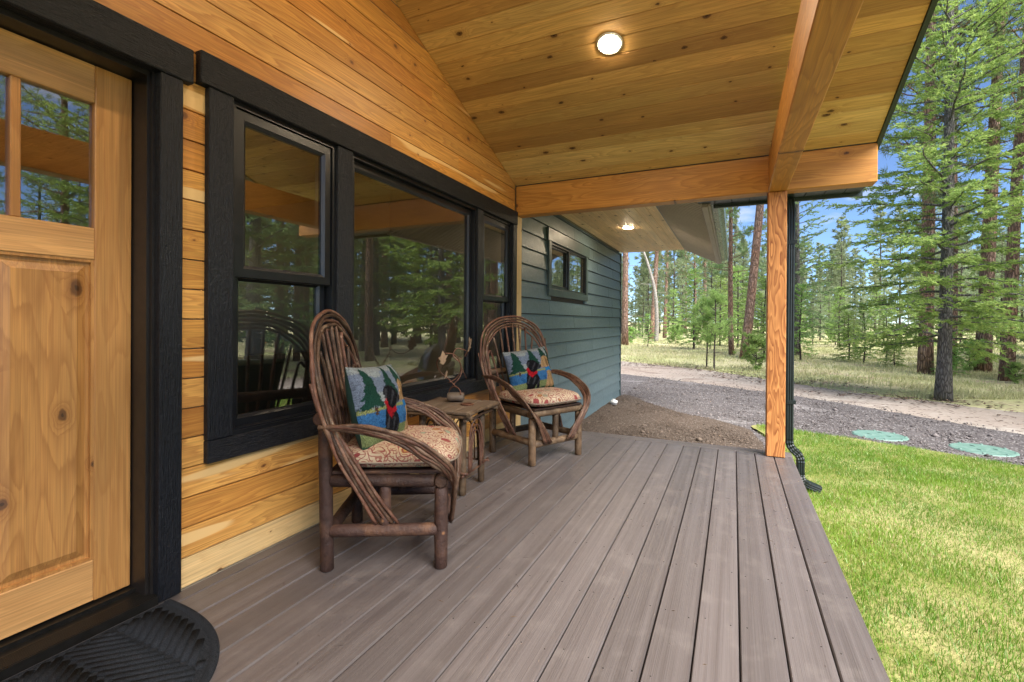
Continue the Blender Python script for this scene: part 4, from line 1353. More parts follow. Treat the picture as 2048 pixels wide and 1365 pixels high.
c = t.mix(t.math('LESS_THAN', vo.outputs['Distance'], 0.40), base, fill)
c = t.mix(t.math('MULTIPLY', line, 0.9), c, (0.16, 0.022, 0.030))
c = t.mix(t.math('MULTIPLY', cl, 0.75), c, (0.20, 0.045, 0.035))
c = t.mix(t.math('MULTIPLY', dots, 0.55), c, (0.23, 0.07, 0.05))
t.princ(c, 0.85, t.bump(t.noise(co, 500, 2, 0.6), 0.3, 0.001), spec=0.2)
M['paisley'] = t.m
M['piping'] = plain('cushion_piping', (0.20, 0.15, 0.11), 0.85, 60, 0.3)


def cushion(ch, ang, label):
    """box seat cushion, fuller in the middle, front corners rounded"""
    N, Mh = 30, 8
    W, D, T = 0.292, 0.285, 0.100
    def outl(u, v):   # square -> rounded square
        k = 5.0
        r = (abs(u) ** k + abs(v) ** k) ** (1 / k)
        m_ = max(abs(u), abs(v), 1e-6)
        return u * m_ / max(r, 1e-6), v * m_ / max(r, 1e-6)
    V = []; F = []
    idx = {}
    def vid(q):
        V.append(q); return len(V) - 1
    top = [[0] * (N + 1) for _ in range(N + 1)]; bot = [[0] * (N + 1) for _ in range(N + 1)]
    for i in range(N + 1):
        for j in range(N + 1):
            u, v = -1 + 2 * i / N, -1 + 2 * j / N
            a, b = outl(u, v)
            e = max(abs(u), abs(v))
            puff = (1 - e ** 6) ** 0.5
            z = 0.449 + T * 0.42 + puff * T * 0.58 + 0.010 * (1 - u * u) * (1 - v * v) + 0.004 * mnoise.noise((u * 2.2, v * 2.2, ang))
            # sits a little wavy and dips at the front edge
            z -= 0.012 * max(0, u - 0.55)
            ins = 1.0 - 0.035 * (1 - puff) * 0
            top[i][j] = vid((a * D * ins + 0.045, b * W * ins, z))
    for i in range(N + 1):
        for j in range(N + 1):
            u, v = -1 + 2 * i / N, -1 + 2 * j / N
            if max(abs(u), abs(v)) > 0.9999: bot[i][j] = top[i][j]; continue
            a, b = outl(u, v); e = max(abs(u), abs(v)); puff = (1 - e ** 6) ** 0.5
            bot[i][j] = vid((a * D + 0.045, b * W, 0.449 + T * 0.42 - puff * T * 0.42))
    for i in range(N):
        for j in range(N):
            F.append((top[i][j], top[i + 1][j], top[i + 1][j + 1], top[i][j + 1]))
            F.append((bot[i][j], bot[i][j + 1], bot[i + 1][j + 1], bot[i + 1][j]))
    e = empty('seat_cushion', (ch.location[0], ch.location[1], 0.0), ang)
    tag(e, label, 'cushion', 'paisley seat cushions')
    me = bpy.data.meshes.new('cover'); me.from_pydata(V, [], F); me.polygons.foreach_set('use_smooth', [True] * len(F))
    link('cover', me, M['paisley'], e)
    per = []
    for k in range(96):
        a = 2 * math.pi * k / 96
        u, v = math.cos(a), math.sin(a); s = 1 / max(abs(u), abs(v)); u, v = u * s, v * s
        a_, b_ = outl(u, v)
        per.append((a_ * D * 1.004 + 0.045, b_ * W * 1.004, 0.449 + T * 0.42 - 0.012 * max(0, u - 0.55)))
    per.append(per[0])
    MB().tube(per, 0.0042, 6, False).build('piping', M['piping'], e)
    for s in (-1, 1):
        rod(e, [(-0.16, s * 0.270, 0.47), (-0.165, s * 0.292, 0.450), (-0.150, s * 0.300, 0.43), (-0.135, s * 0.300, 0.455), (-0.115, s * 0.300, 0.42)], 0.0035, M['paisley'], 'tie', 5, 6)
    return e


cushion(ch1, A1, 'burgundy and cream paisley seat cushion on the dark log chair')
cushion(ch2, A2, 'burgundy and cream paisley seat cushion on the weathered log chair by the green wall')

# ---- hooked picture pillows
def inpoly(px, py, poly):
    ins = np.zeros(px.shape, bool)
    n = len(poly)
    for i in range(n):
        ax, ay = poly[i]; bx, by = poly[(i + 1) % n]
        c = ((ay > py) != (by > py))
        ins ^= c & (px < (bx - ax) * (py - ay) / (by - ay + 1e-12) + ax)
    return ins


def paint(U, Vv):
    """U,V in 0..1 (left to right, bottom to top) -> colour, pile height"""
    jx = RNG.normal(0, 0.005, U.shape); jy = RNG.normal(0, 0.006, U.shape)
    x, y = U + jx, Vv + jy
    C = np.zeros(U.shape + (3,)); H = np.zeros(U.shape)
    C[:] = (0.23, 0.28, 0.38)
    cl = (np.sin(x * 9 + 1.5 * np.sin(y * 7)) + np.sin(y * 13 + x * 5)) > 0.55
    C[cl & (y > 0.5)] = (0.37, 0.42, 0.43)
    C[y > 0.90] = (0.36, 0.40, 0.41)
    # far shore, lake, near grass
    C[y < 0.47] = (0.33, 0.36, 0.14)
    C[y < 0.43] = (0.055, 0.19, 0.42)
    C[(y < 0.31) & (np.sin(x * 40 + y * 20) > 0.2)] = (0.03, 0.13, 0.33)
    C[y < 0.22] = (0.26, 0.31, 0.13)
    C[y < 0.07] = (0.03, 0.10, 0.06)

    def tree(cx, by, ty, w):
        m_ = np.zeros(U.shape, bool)
        n = 5
        for k in range(n):
            y0 = by + (ty - by) * k / n; y1 = by + (ty - by) * min(1.0, (k + 1.65) / n)
            ww = w * (1 - k / n * 0.80)
            m_ |= inpoly(x, y, [(cx - ww, y0), (cx - ww * 0.55, y0 - 0.018), (cx, y0 + 0.01), (cx + ww * 0.6, y0 - 0.02), (cx + ww, y0 + 0.005), (cx + ww * 0.25, y1), (cx - ww * 0.2, y1)])
        return m_
    for cx, by, ty, w in ((0.15, 0.48, 0.97, 0.15), (0.50, 0.60, 0.98, 0.135), (0.78, 0.66, 0.99, 0.11), (0.93, 0.55, 0.99, 0.10)):
        tr = inpoly(x, y, [(cx - 0.018, by - 0.09), (cx + 0.018, by - 0.09), (cx + 0.018, by), (cx - 0.018, by)])
        C[tr] = (0.10, 0.05, 0.03)
        mk = tree(cx, by, ty, w)
        C[mk] = (0.016, 0.066, 0.046); H[mk] = 0.4
    # tan dog
    tan = inpoly(x, y, [(0.70, 0.02), (0.74, 0.20), (0.75, 0.42), (0.72, 0.50), (0.645, 0.50), (0.625, 0.56), (0.66, 0.62), (0.70, 0.72), (0.79, 0.77), (0.87, 0.72), (0.90, 0.58), (0.87, 0.48), (0.93, 0.36), (0.97, 0.20), (0.95, 0.06), (0.86, 0.02), (0.80, 0.06), (0.76, 0.02)])
    C[tan] = (0.55, 0.34, 0.16); H[tan] = 1
    ear = inpoly(x, y, [(0.80, 0.70), (0.87, 0.66), (0.88, 0.54), (0.83, 0.50), (0.80, 0.58)])
    C[ear & tan] = (0.36, 0.20, 0.085)
    st = tan & (np.sin(x * 62 + y * 12) > 0.45)
    C[st] *= 0.74
    band = inpoly(x, y, [(0.73, 0.49), (0.88, 0.50), (0.93, 0.38), (0.85, 0.42), (0.75, 0.40)])
    C[band] = (0.03, 0.22, 0.50); H[band] = 1
    # black dog
    blk = inpoly(x, y, [(0.26, 0.02), (0.25, 0.22), (0.29, 0.40), (0.33, 0.50), (0.33, 0.62), (0.38, 0.70), (0.46, 0.71), (0.53, 0.67), (0.57, 0.60), (0.64, 0.56), (0.63, 0.50), (0.55, 0.47), (0.52, 0.42), (0.55, 0.28), (0.57, 0.04), (0.51, 0.02), (0.48, 0.16), (0.44, 0.03), (0.38, 0.02)])
    C[blk] = (0.010, 0.010, 0.013); H[blk] = 1
    hi = blk & (np.sin(x * 48 - y * 26) > 0.6) & (np.sin(y * 19 + x * 8) > -0.2)
    C[hi] = (0.055, 0.055, 0.065)
    red = inpoly(x, y, [(0.29, 0.52), (0.34, 0.55), (0.37, 0.46), (0.45, 0.42), (0.53, 0.45), (0.54, 0.39), (0.46, 0.36), (0.40, 0.31), (0.33, 0.38)])
    C[red] = (0.46, 0.012, 0.022); H[red] = 1
    C *= RNG.uniform(0.30, 0.70, U.shape)[..., None]
    return C, H


t = NT('hooked_wool')
ca = t.n('ShaderNodeVertexColor', _layer_name='Col')
co, rnd = t.coord(False)
vo = t.n('ShaderNodeTexVoronoi', Vector=co, Scale=230.0)
t.princ(t.mix(t.rng(vo.outputs['Distance'], 0.25, 0.75), ca.outputs[0], (0, 0, 0)) if False else ca.outputs[0], 0.95, t.bump(t.rng(vo.outputs['Distance'], 0.8, 0.0), 0.8, 0.004), spec=0.1)
M['hooked'] = t.m
M['velvet'] = plain('green_velvet', (0.008, 0.040, 0.032), 0.8, 30, 0.3, 0.1)


def pillow(loc, rot, W, H, label):
    e = empty('pillow', loc)
    e.rotation_euler = rot
    tag(e, label, 'pillow', 'picture pillows on the twig chairs')
    N, K = 150, 112
    u, v = np.meshgrid(np.linspace(-1, 1, N), np.linspace(-1, 1, K), indexing='ij')
    th_ = 0.088 * np.clip((1 - np.abs(u) ** 2.6) * (1 - np.abs(v) ** 2.6), 0, 1) ** 0.52
    pin = 1 - 0.055 * (1 - u * u) * 0 - 0.05 * (1 - np.abs(v) ** 2) * np.abs(u) ** 6
    pin2 = 1 - 0.05 * (1 - np.abs(u) ** 2) * np.abs(v) ** 6
    C, Hh = paint((u + 1) / 2, (v + 1) / 2)
    # local: +X front, Y = width (picture left = -Y seen from the front is +Y... ), Z up
    yy = u * W / 2 * pin; zz = v * H / 2 * pin2
    wob = 0.004 * np.sin(u * 7 + v * 3) + 0.004 * np.sin(v * 9 - u * 4)
    xx = th_ + Hh * 0.003 + wob * (th_ > 0.01) + RNG.normal(0, 0.0009, u.shape)
    Vf = np.stack([xx.ravel(), yy.ravel(), zz.ravel()], 1)
    I = np.arange(N * K).reshape(N, K)
    T = np.stack([I[:-1, :-1].ravel(), I[1:, :-1].ravel(), I[1:, 1:].ravel(), I[:-1, 1:].ravel()], 1)
    link('picture_front', np_mesh('picture_front', Vf, T, True, C.reshape(-1, 3)), M['hooked'], e)
    Vb = np.stack([(-th_ * 0.95 - 0.001).ravel(), yy.ravel(), zz.ravel()], 1)
    s = 4
    I2 = I[::s, ::s]; I2 = np.unique(np.concatenate([I2, I2])).reshape(I2.shape)
    sel = [list(range(0, N, s)) + ([N - 1] if (N - 1) % s else []), list(range(0, K, s)) + ([K - 1] if (K - 1) % s else [])]
    sub = I[np.ix_(sel[0], sel[1])]
    idx = sub.ravel(); mp = {a: i for i, a in enumerate(idx)}
    a, b = sub.shape
    J = np.arange(a * b).reshape(a, b)
    T2 = np.stack([J[:-1, :-1].ravel(), J[:-1, 1:].ravel(), J[1:, 1:].ravel(), J[1:, :-1].ravel()], 1)
    link('back_panel', np_mesh('back_panel', Vb[idx], T2, True), M['velvet'], e)
    return e


def ploc(ch, ang, x, y, z):
    c, s = math.cos(ang), math.sin(ang)
    return (ch.location[0] + x * c - y * s, ch.location[1] + x * s + y * c, z)


def pillow_rot(ang, tilt, spin=0.0):
    q = Matrix.Rotation(ang, 3, 'Z') @ Matrix.Rotation(-tilt, 3, 'Y') @ Matrix.Rotation(spin, 3, 'X')
    return q.to_euler()


pillow(ploc(ch1, A1, -0.085, -0.01, 0.703), pillow_rot(A1 - 0.26, math.radians(15), math.radians(-3)), 0.46, 0.41, 'hooked wool pillow with two dogs, a lake and firs on the dark log chair')
pillow(ploc(ch2, A2, -0.085, 0.0, 0.705), pillow_rot(A2 - 0.04, math.radians(16), math.radians(5)), 0.48, 0.38, 'hooked wool pillow with two dogs, a lake and firs on the weathered log chair')

# ------------------------------------------------------------------ side table
tb = empty('side_table', (0.335, 2.835, 0.0), math.radians(4))
tag(tb, 'small rustic twig side table with plank top between the two chairs', 'table')
LX, LY = 0.150, 0.145
for sx in (-1, 1):
    for sy in (-1, 1):
        MB().log((sx * LX, sy * LY, 0.001), (sx * LX, sy * LY, 0.505), 0.024).build('leg', M['log_nat'], tb)
for k, (xa, xb) in enumerate(((-0.225, -0.105), (-0.102, 0.010), (0.013, 0.118), (0.121, 0.225))):
    L = 0.47 + 0.02 * (k % 2)
    me = MB().cbox(-L / 2, L / 2, -(xb - xa) / 2, (xb - xa) / 2, -0.011, 0.011, 0.005)
    me.build('top_plank', M['table_top'], tb, axes(((xa + xb) / 2, 0.003 * k, 0.547), (0, 1, 0), (-1, 0, 0), (0, 0, 1)))
for s in (-1, 1):
    rod(tb, [(s * 0.232, -0.245, 0.545), (s * 0.236, 0, 0.547), (s * 0.232, 0.25, 0.545)], 0.014, M['log_nat'], 'edge_branch', 5, 8)
    rod(tb, [(-0.245, s * 0.215, 0.520), (0, s * 0.212, 0.522), (0.245, s * 0.215, 0.520)], 0.0125, M['log_nat'], 'apron_twig', 5, 8)
    rod(tb, [(s * 0.20, -0.22, 0.498), (s * 0.202, 0, 0.5), (s * 0.20, 0.22, 0.498)], 0.0095, M['twig'], 'apron_twig', 5, 8)
    # low stretchers
    rod(tb, [(s * 0.170, -0.20, 0.135), (s * 0.172, 0, 0.132), (s * 0.170, 0.22, 0.150)], 0.0072, M['twig_red'], 'stretcher', 4, 7)
    rod(tb, [(-0.20, s * 0.168, 0.150), (0, s * 0.170, 0.147), (0.20, s * 0.168, 0.150)], 0.0072, M['twig_red'], 'stretcher', 4, 7)
    # bent arches between legs, two on each side
    for h, w, o in ((0.475, 0.112, 0.0), (0.435, 0.088, 0.012), (0.400, 0.066, 0.022)):
        pts = []
        for q in range(9):
            a = math.pi * q / 8
            pts.append((s * (LX + 0.028), -math.cos(a) * w, 0.15 + (h - 0.15) * math.sin(a) ** 0.55 if 0 < q < 8 else 0.14))
        rod(tb, pts, 0.0056, M['twig_red'], 'arch', 3, 6)
        pts2 = [(b, s * (LY + 0.030), c_) for (_, b, c_) in pts]
        if o < 0.02: rod(tb, pts2, 0.0056, M['twig_red'], 'arch', 3, 6)

# ------------------------------------------------------------------ things on the table
M['copper'] = plain('rusted_copper', (0.16, 0.070, 0.042), 0.42, 60, 0.4, 0.2, metal=0.55)
M['leaf_metal'] = plain('tan_metal_leaf', (0.36, 0.235, 0.15), 0.45, 40, 0.3, 0.2, metal=0.25)
M['stone'] = plain('smooth_stone', (0.115, 0.085, 0.06), 0.6, 30, 0.15, 0.1)
orn = empty('wire_ornament', (0.27, 2.93, 0.559))
tag(orn, 'rusty wire vine ornament with metal leaves wound on a pale stone on the side table', 'ornament')
# pale drum-shaped stone lying on its side
m = MB()
m.lathe([(0.0005, -0.07), (0.036, -0.07), (0.049, -0.062), (0.052, -0.03), (0.052, 0.03), (0.049, 0.062), (0.036, 0.07), (0.0005, 0.07)], seg=28)
m.build('stone', M['stone'], orn, Matrix.Translation((0.03, 0.0, 0.034)) @ Matrix.Rotation(math.radians(-65), 4, 'Z') @ Matrix.Rotation(math.radians(90), 4, 'X') @ Matrix.Diagonal((0.9, 0.62, 0.85, 1.0)))
pts = [(0.03 + 0.055 * math.cos(a), -0.02 + 0.006 * a, 0.053 + 0.055 * math.sin(a)) for a in [k * 0.5 for k in range(14)]]
rod(orn, pts, 0.0036, M['copper'], 'wire', 3, 6)
rod(orn, [(0.03, 0.01, 0.105), (-0.02, -0.02, 0.16), (-0.06, -0.07, 0.22), (-0.05, -0.12, 0.29), (0.0, -0.10, 0.345), (0.05, -0.04, 0.33), (0.06, 0.02, 0.25), (0.02, 0.04, 0.17), (-0.03, 0.0, 0.13)], 0.0036, M['copper'], 'wire', 5, 6)
rod(orn, [(0.0, 0.0, 0.11), (0.04, 0.05, 0.18), (0.02, 0.08, 0.26), (-0.03, 0.06, 0.32), (-0.02, 0.10, 0.37), (0.03, 0.15, 0.35), (0.0, 0.20, 0.31), (-0.04, 0.25, 0.31), (-0.06, 0.34, 0.36)], 0.0034, M['copper'], 'wire', 5, 6)
rod(orn, [(0.01, 0.07, 0.285), (-0.02, 0.09, 0.29), (-0.01, 0.11, 0.31), (0.02, 0.10, 0.30), (0.01, 0.08, 0.28), (0.06, 0.06, 0.20), (0.05, 0.12, 0.15)], 0.003, M['copper'], 'wire', 4, 6)


def metal_leaf(pos, rot, sz, name='leaf'):
    pro = [(0, 0), (0.34, 0.30), (0.22, 0.34), (0.52, 0.72), (0.30, 0.68), (0.06, 1.18), (-0.20, 0.74), (-0.48, 0.70), (-0.24, 0.36), (-0.40, 0.26)]
    m = MB()
    vs = [(0.12 * abs(a) * sz, a * sz, b * sz) for a, b in pro]
    vs2 = [(x - 0.0025, y, z) for x, y, z in vs]
    n = len(vs)
    cc = (0.0, 0.0, 0.5 * sz)
    m.add(vs + [cc], [(i, (i + 1) % n, n) for i in range(n)])
    m.add(vs2 + [(cc[0] - 0.0025, cc[1], cc[2])], [((i + 1) % n, i, n) for i in range(n)])
    m.build(name, M['leaf_metal'], orn, Matrix.Translation(pos) @ rot.to_matrix().to_4x4())


from mathutils import Euler
metal_leaf((0.0, -0.115, 0.27), Euler((0.2, 0.1, -0.3)), 0.085)
metal_leaf((0.02, -0.10, 0.23), Euler((3.0, 0.2, 0.2)), 0.055)
metal_leaf((-0.05, 0.30, 0.33), Euler((-0.5, 0.2, 0.3)), 0.10)
metal_leaf((-0.06, 0.36, 0.36), Euler((0.6, 0.1, 0.2)), 0.09)
cst = empty('coaster', (0.435, 2.86, 0.559))
tag(cst, 'dark ring-shaped coaster on the side table top', 'coaster')
MB().lathe([(0.026, 0.0), (0.044, 0.0), (0.047, 0.004), (0.044, 0.008), (0.030, 0.008), (0.026, 0.004)], seg=32).build('ring', M['copper'], cst)

# ------------------------------------------------------------------ sofa inside the room
sf = empty('sofa', (-1.35, 2.1, 0.0))
tag(sf, 'dark sofa standing in the room, dimly seen through the porch windows', 'sofa')
MB().cbox(-0.42, 0.42, -0.95, 0.95, 0.10, 0.42, 0.04).build('seat', M['sofa'], sf)
MB().cbox(0.20, 0.46, -0.93, 0.93, 0.42, 0.88, 0.06).build('backrest', M['sofa'], sf)
for s in (-1, 1):
    MB().cbox(-0.44, 0.44, s * 1.06 - 0.11, s * 1.06 + 0.11, 0.08, 0.62, 0.05).build('armrest', M['sofa'], sf)
    MB().cbox(-0.38, -0.32, s * 0.95 - 0.03, s * 0.95 + 0.03, 0.001, 0.08, 0.005).build('foot', M['sofa'], sf)
    MB().cbox(0.32, 0.38, s * 0.95 - 0.03, s * 0.95 + 0.03, 0.001, 0.08, 0.005).build('foot', M['sofa'], sf)
# ------------------------------------------------------------------ trees


def needles(P, D, L, W, rng):
    """one thin triangle per needle spray: base at P, pointing along D"""
    n = len(P)
    D = D / (np.linalg.norm(D, axis=1, keepdims=True) + 1e-9)
    R = rng.normal(size=(n, 3))
    Sd = np.cross(D, R); Sd /= (np.linalg.norm(Sd, axis=1, keepdims=True) + 1e-9)
    L = np.broadcast_to(L, (n,))[:, None]; W = np.broadcast_to(W, (n,))[:, None]
    V = np.empty((n, 3, 3))
    V[:, 0] = P - Sd * W * 0.5; V[:, 1] = P + Sd * W * 0.5; V[:, 2] = P + D * L
    return V.reshape(-1, 3)


def tri_mesh(name, V):
    return np_mesh(name, V, np.arange(len(V)).reshape(-1, 3))


def tree_parts(name, tm, limb, V, bark_m, leaf_m):
    tw = tm.mesh(name + '_trunk'); tw.materials.append(M[bark_m])
    LV = np.array(limb.v, np.float32).reshape(-1, 3)
    F4 = [f for f in limb.f if len(f) == 4]
    T = []
    for f in F4: T += [(f[0], f[1], f[2]), (f[0], f[2], f[3])]
    nl_ = len(T)
    T = np.array(T, np.int32).reshape(-1, 3)
    A = np.concatenate([T, np.arange(len(V)).reshape(-1, 3) + len(LV)])
    cr = np_mesh(name + '_crown', np.concatenate([LV, V]), A)
    mi = np.zeros(len(A), np.int32); mi[:nl_] = 1
    cr.polygons.foreach_set('material_index', mi)
    cr.materials.append(M[leaf_m]); cr.materials.append(M[bark_m])
    return dict(trunk=tw, crown=cr)


def trunk_mb(H, r0, r1, lean=(0, 0), bend=0.15, seg=12, n=16, flare=0.35, rnd=None):
    rnd = rnd or random
    pts = []; rr = []
    a, b = rnd.uniform(0, 6), rnd.uniform(0, 6)
    for i in range(n + 1):
        f = i / n
        pts.append((lean[0] * f * H + bend * math.sin(f * 3 + a) * f * (1 - f) * 2, lean[1] * f * H + bend * math.sin(f * 2.4 + b) * f * (1 - f) * 2, f * H - 0.15))
        rr.append((r0 + (r1 - r0) * f) * (1 + flare * math.exp(-f * H / 0.5)))
    m = MB().tube(pts, rr, seg, jitter=0.04)
    return m, pts


def at_h(pts, H, z):
    f = max(0, min(0.999, (z + 0.15) / H)) * (len(pts) - 1)
    i = int(f); return Vector(pts[i]).lerp(Vector(pts[i + 1]), f - i)


def make_fir(name, H, r0, base, Lmax, nlimb, dens, nl, nw, seed, lean=(0, 0), tip=0.8, bark_m='bark_fir', leaf_m='needle_fir', shape=0.75, droop=0.25):
    """tiered conifer: limbs with flat side twigs carrying needle sprays"""
    rng = np.random.default_rng(seed); rnd = random.Random(seed)
    tm, tp = trunk_mb(H, r0, 0.02, lean, 0.10, rnd=rnd)
    P = []; D = []
    limb = MB()
    for k in range(nlimb):
        f = (k + rnd.random()) / nlimb
        z = base + (H - base) * f ** 1.05
        fr = (z - base) / (H - base)
        L = Lmax * (1 - fr) ** shape * rnd.uniform(0.62, 1.12) * (0.75 + 0.25 * min(1, fr * 6)) + 0.12
        az = k * 2.39996 + rnd.uniform(-0.5, 0.5)
        up = 0.05 + 0.75 * fr + rnd.uniform(-0.12, 0.12)
        o = at_h(tp, H, z)
        ca, sa = math.cos(az), math.sin(az)
        pts = []
        ns = 7
        for q in range(ns + 1):
            s = q / ns
            pts.append(o + Vector((ca, sa, 0)) * (L * s) + Vector((0, 0, L * (up * s - droop * s * s * (1 - fr) + 0.10 * s ** 3))) + Vector((rnd.uniform(-1, 1), rnd.uniform(-1, 1), rnd.uniform(-1, 1))) * L * 0.018)
        if L > 0.3:
            limb.tube(pts, [max(0.004, 0.012 * L * (1 - 0.85 * q / ns) + 0.003) for q in range(ns + 1)], 5, False)
        # side twigs
        nt = max(4, int(L * dens))
        for j in range(nt):
            s = (j + rnd.random()) / nt
            if s < 0.16 and fr < 0.8: continue
            ii = min(ns - 1, int(s * ns)); b = pts[ii].lerp(pts[ii + 1], s * ns - ii)
            tg = (pts[ii + 1] - pts[ii]).normalized()
            sd = Vector((-sa, ca, 0)) * (1 if j % 2 else -1)
            tl = (0.10 + 0.42 * L * (1 - s) * (0.35 + s)) * rnd.uniform(0.6, 1.15)
            tl = min(tl, 0.75)
            dv = (sd * rnd.uniform(0.5, 1.0) + tg * rnd.uniform(0.5, 1.0) + Vector((0, 0, rnd.uniform(-0.42, 0.30)))).normalized()
            m_ = max(3, int(tl / nl * 3.1))
            tt = np.linspace(0.05, 1, m_)
            B = np.array(b)[None] + np.array(dv)[None] * (tt[:, None] * tl)
            B[:, 2] -= 0.10 * tl * tt ** 2
            for side in (-1, 0, 1):
                dd = np.array(dv)[None] * 0.75 + np.array(Vector((0, 0, 1)).cross(dv))[None] * side * 0.70 + rng.normal(0, 0.36, (m_, 3))
                P.append(B + rng.normal(0, nl * 0.12, B.shape)); D.append(dd)
    P = np.concatenate(P); D = np.concatenate(D)
    V = needles(P, D, nl * rng.uniform(0.7, 1.25, len(P)), nw * rng.uniform(0.7, 1.3, len(P)), rng)
    return tree_parts(name, tm, limb, V, bark_m, leaf_m)


def make_pine(name, H, r0, base, Lmax, nbr, ntuft, nn, nl, nw, seed, lean=(0, 0), bark_m='bark_pine', leaf_m='needle_pine', top_r=0.05, dead=10, stems=1):
    """open crown: limbs ending in round tufts of long needles"""
    rng = np.random.default_rng(seed); rnd = random.Random(seed)
    tm, tp = trunk_mb(H, r0, top_r, lean, 0.22 if H > 5 else 0.06, rnd=rnd, flare=0.12)
    limb = MB()
    C = []; CD = []
    for k in range(nbr):
        f = (k + rnd.random()) / nbr
        z = base + (H - base) * f * 0.985
        L = Lmax * (1 - f) ** 0.55 * rnd.uniform(0.5, 1.1) * (0.6 + 0.4 * min(1, f * 4)) + 0.1
        az = rnd.uniform(0, 2 * math.pi)
        o = at_h(tp, H, z)
        d = Vector((math.cos(az), math.sin(az), rnd.uniform(-0.1, 0.35) + 0.5 * f)).normalized()
        pts = [o]
        for q in range(5):
            d = (d + Vector((rnd.uniform(-.25, .25), rnd.uniform(-.25, .25), rnd.uniform(-.10, .22)))).normalized()
            pts.append(pts[-1] + d * L / 5)
        limb.tube(pts, [max(0.005, 0.014 * L * (1 - 0.8 * q / 5) + 0.004) for q in range(6)], 5, False)
        for j in range(ntuft):
            s = rnd.uniform(0.32, 1.0); ii = min(4, int(s * 5)); b = pts[ii].lerp(pts[ii + 1], s * 5 - ii)
            sdv = Vector((rnd.gauss(0, 1), rnd.gauss(0, 1), rnd.gauss(0.15, 0.6))).normalized()
            e = b + sdv * L * rnd.uniform(0.05, 0.30)
            if j % 3 == 0 and L > 0.5: limb.tube([b, e], [0.006, 0.004], 4, False)
            C.append(e); CD.append((sdv + d * 0.6))
    for k in range(dead):
        z = rnd.uniform(0.15, 1.0) * base
        az = rnd.uniform(0, 6.28); o = at_h(tp, H, z); L = rnd.uniform(0.3, 1.3) * min(1, H / 14)
        limb.tube([o, o + Vector((math.cos(az), math.sin(az), rnd.uniform(-.2, .3))) * L * 0.5, o + Vector((math.cos(az + .3), math.sin(az + .3), rnd.uniform(-.4, .2))) * L], [0.014, 0.009, 0.004], 4, False)
    C = np.array(C); CD = np.array(CD)
    P = np.repeat(C, nn, 0); Dr = rng.normal(size=P.shape); Dr /= np.linalg.norm(Dr, axis=1, keepdims=True)
    D = Dr + np.repeat(CD / np.linalg.norm(CD, axis=1, keepdims=True), nn, 0) * 0.55
    P = P + rng.normal(0, nl * 0.18, P.shape)
    V = needles(P, D, nl * rng.uniform(0.7, 1.2, len(P)), nw * rng.uniform(0.7, 1.3, len(P)), rng)
    return tree_parts(name, tm, limb, V, bark_m, leaf_m)


def plant(kind, name, x, y, label, cat, group=None, scale=1.0, rz=None, lean=None, z=None, sxy=None):
    e = empty(name, (x, y, (gz(x, y) if z is None else z)), random.uniform(0, 6.28) if rz is None else rz)
    e.scale = (scale * (sxy or 1), scale * (sxy or 1), scale)
    if lean:
        e.rotation_euler = (Matrix.Rotation(lean[1], 3, 'X') @ Matrix.Rotation(lean[0], 3, 'Y') @ Matrix.Rotation(e.rotation_euler.z, 3, 'Z')).to_euler()
    tag(e, label, cat, group)
    link('trunk', kind['trunk'], None, e)
    if kind.get('limbs'): link('limbs', kind['limbs'], None, e)
    if kind.get('crown'): link('crown', kind['crown'], None, e)
    return e


K = {}
K['hero_fir'] = make_fir('hero_fir', 14.0, 0.122, 1.15, 2.30, 205, 13.5, 0.082, 0.025, 3, shape=0.84, lean=(-0.012, -0.01), droop=0.26)
K['fir_a'] = make_fir('fir_a', 13.0, 0.20, 0.9, 2.7, 130, 6.5, 0.13, 0.042, 5, leaf_m='needle_pine')
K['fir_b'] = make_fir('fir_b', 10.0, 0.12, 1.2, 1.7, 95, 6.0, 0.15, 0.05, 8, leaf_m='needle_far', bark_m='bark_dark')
K['fir_young_a'] = make_fir('fir_young_a', 2.2, 0.025, 0.12, 0.75, 60, 12.0, 0.07, 0.026, 13, leaf_m='needle_young', bark_m='bark_dark', shape=0.9)
K['fir_young_b'] = make_fir('fir_young_b', 3.2, 0.035, 0.3, 0.8, 60, 9.0, 0.09, 0.032, 14, leaf_m='needle_young', bark_m='bark_dark', shape=0.85)
K['pine_a'] = make_pine('pine_a', 21, 0.20, 7.0, 3.4, 62, 11, 22, 0.24, 0.026, 21, dead=16)
K['pine_b'] = make_pine('pine_b', 19, 0.17, 5.5, 3.0, 62, 11, 22, 0.24, 0.026, 22, dead=18)
K['pine_c'] = make_pine('pine_c', 17, 0.135, 4.0, 2.6, 60, 10, 22, 0.24, 0.026, 23, dead=18)
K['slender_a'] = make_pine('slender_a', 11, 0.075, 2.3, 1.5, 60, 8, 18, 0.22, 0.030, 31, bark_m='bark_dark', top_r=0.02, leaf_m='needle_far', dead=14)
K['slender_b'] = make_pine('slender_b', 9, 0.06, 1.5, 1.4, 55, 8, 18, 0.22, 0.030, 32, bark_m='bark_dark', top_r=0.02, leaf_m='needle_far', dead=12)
K['sapling_pine'] = make_pine('sapling_pine', 2.6, 0.03, 0.9, 0.85, 20, 5, 44, 0.17, 0.011, 41, bark_m='bark_dark', top_r=0.012, leaf_m='needle_young', dead=2)
K['shrub'] = make_pine('shrub', 1.0, 0.012, 0.1, 0.55, 34, 5, 22, 0.10, 0.02, 44, bark_m='bark_dark', top_r=0.006, leaf_m='needle_young', dead=0)
K['dead_tree'] = make_pine('dead_tree', 12, 0.13, 1.0, 2.0, 26, 0, 1, 0.1, 0.01, 47, bark_m='bark_pale', top_r=0.03, dead=10) if False else None


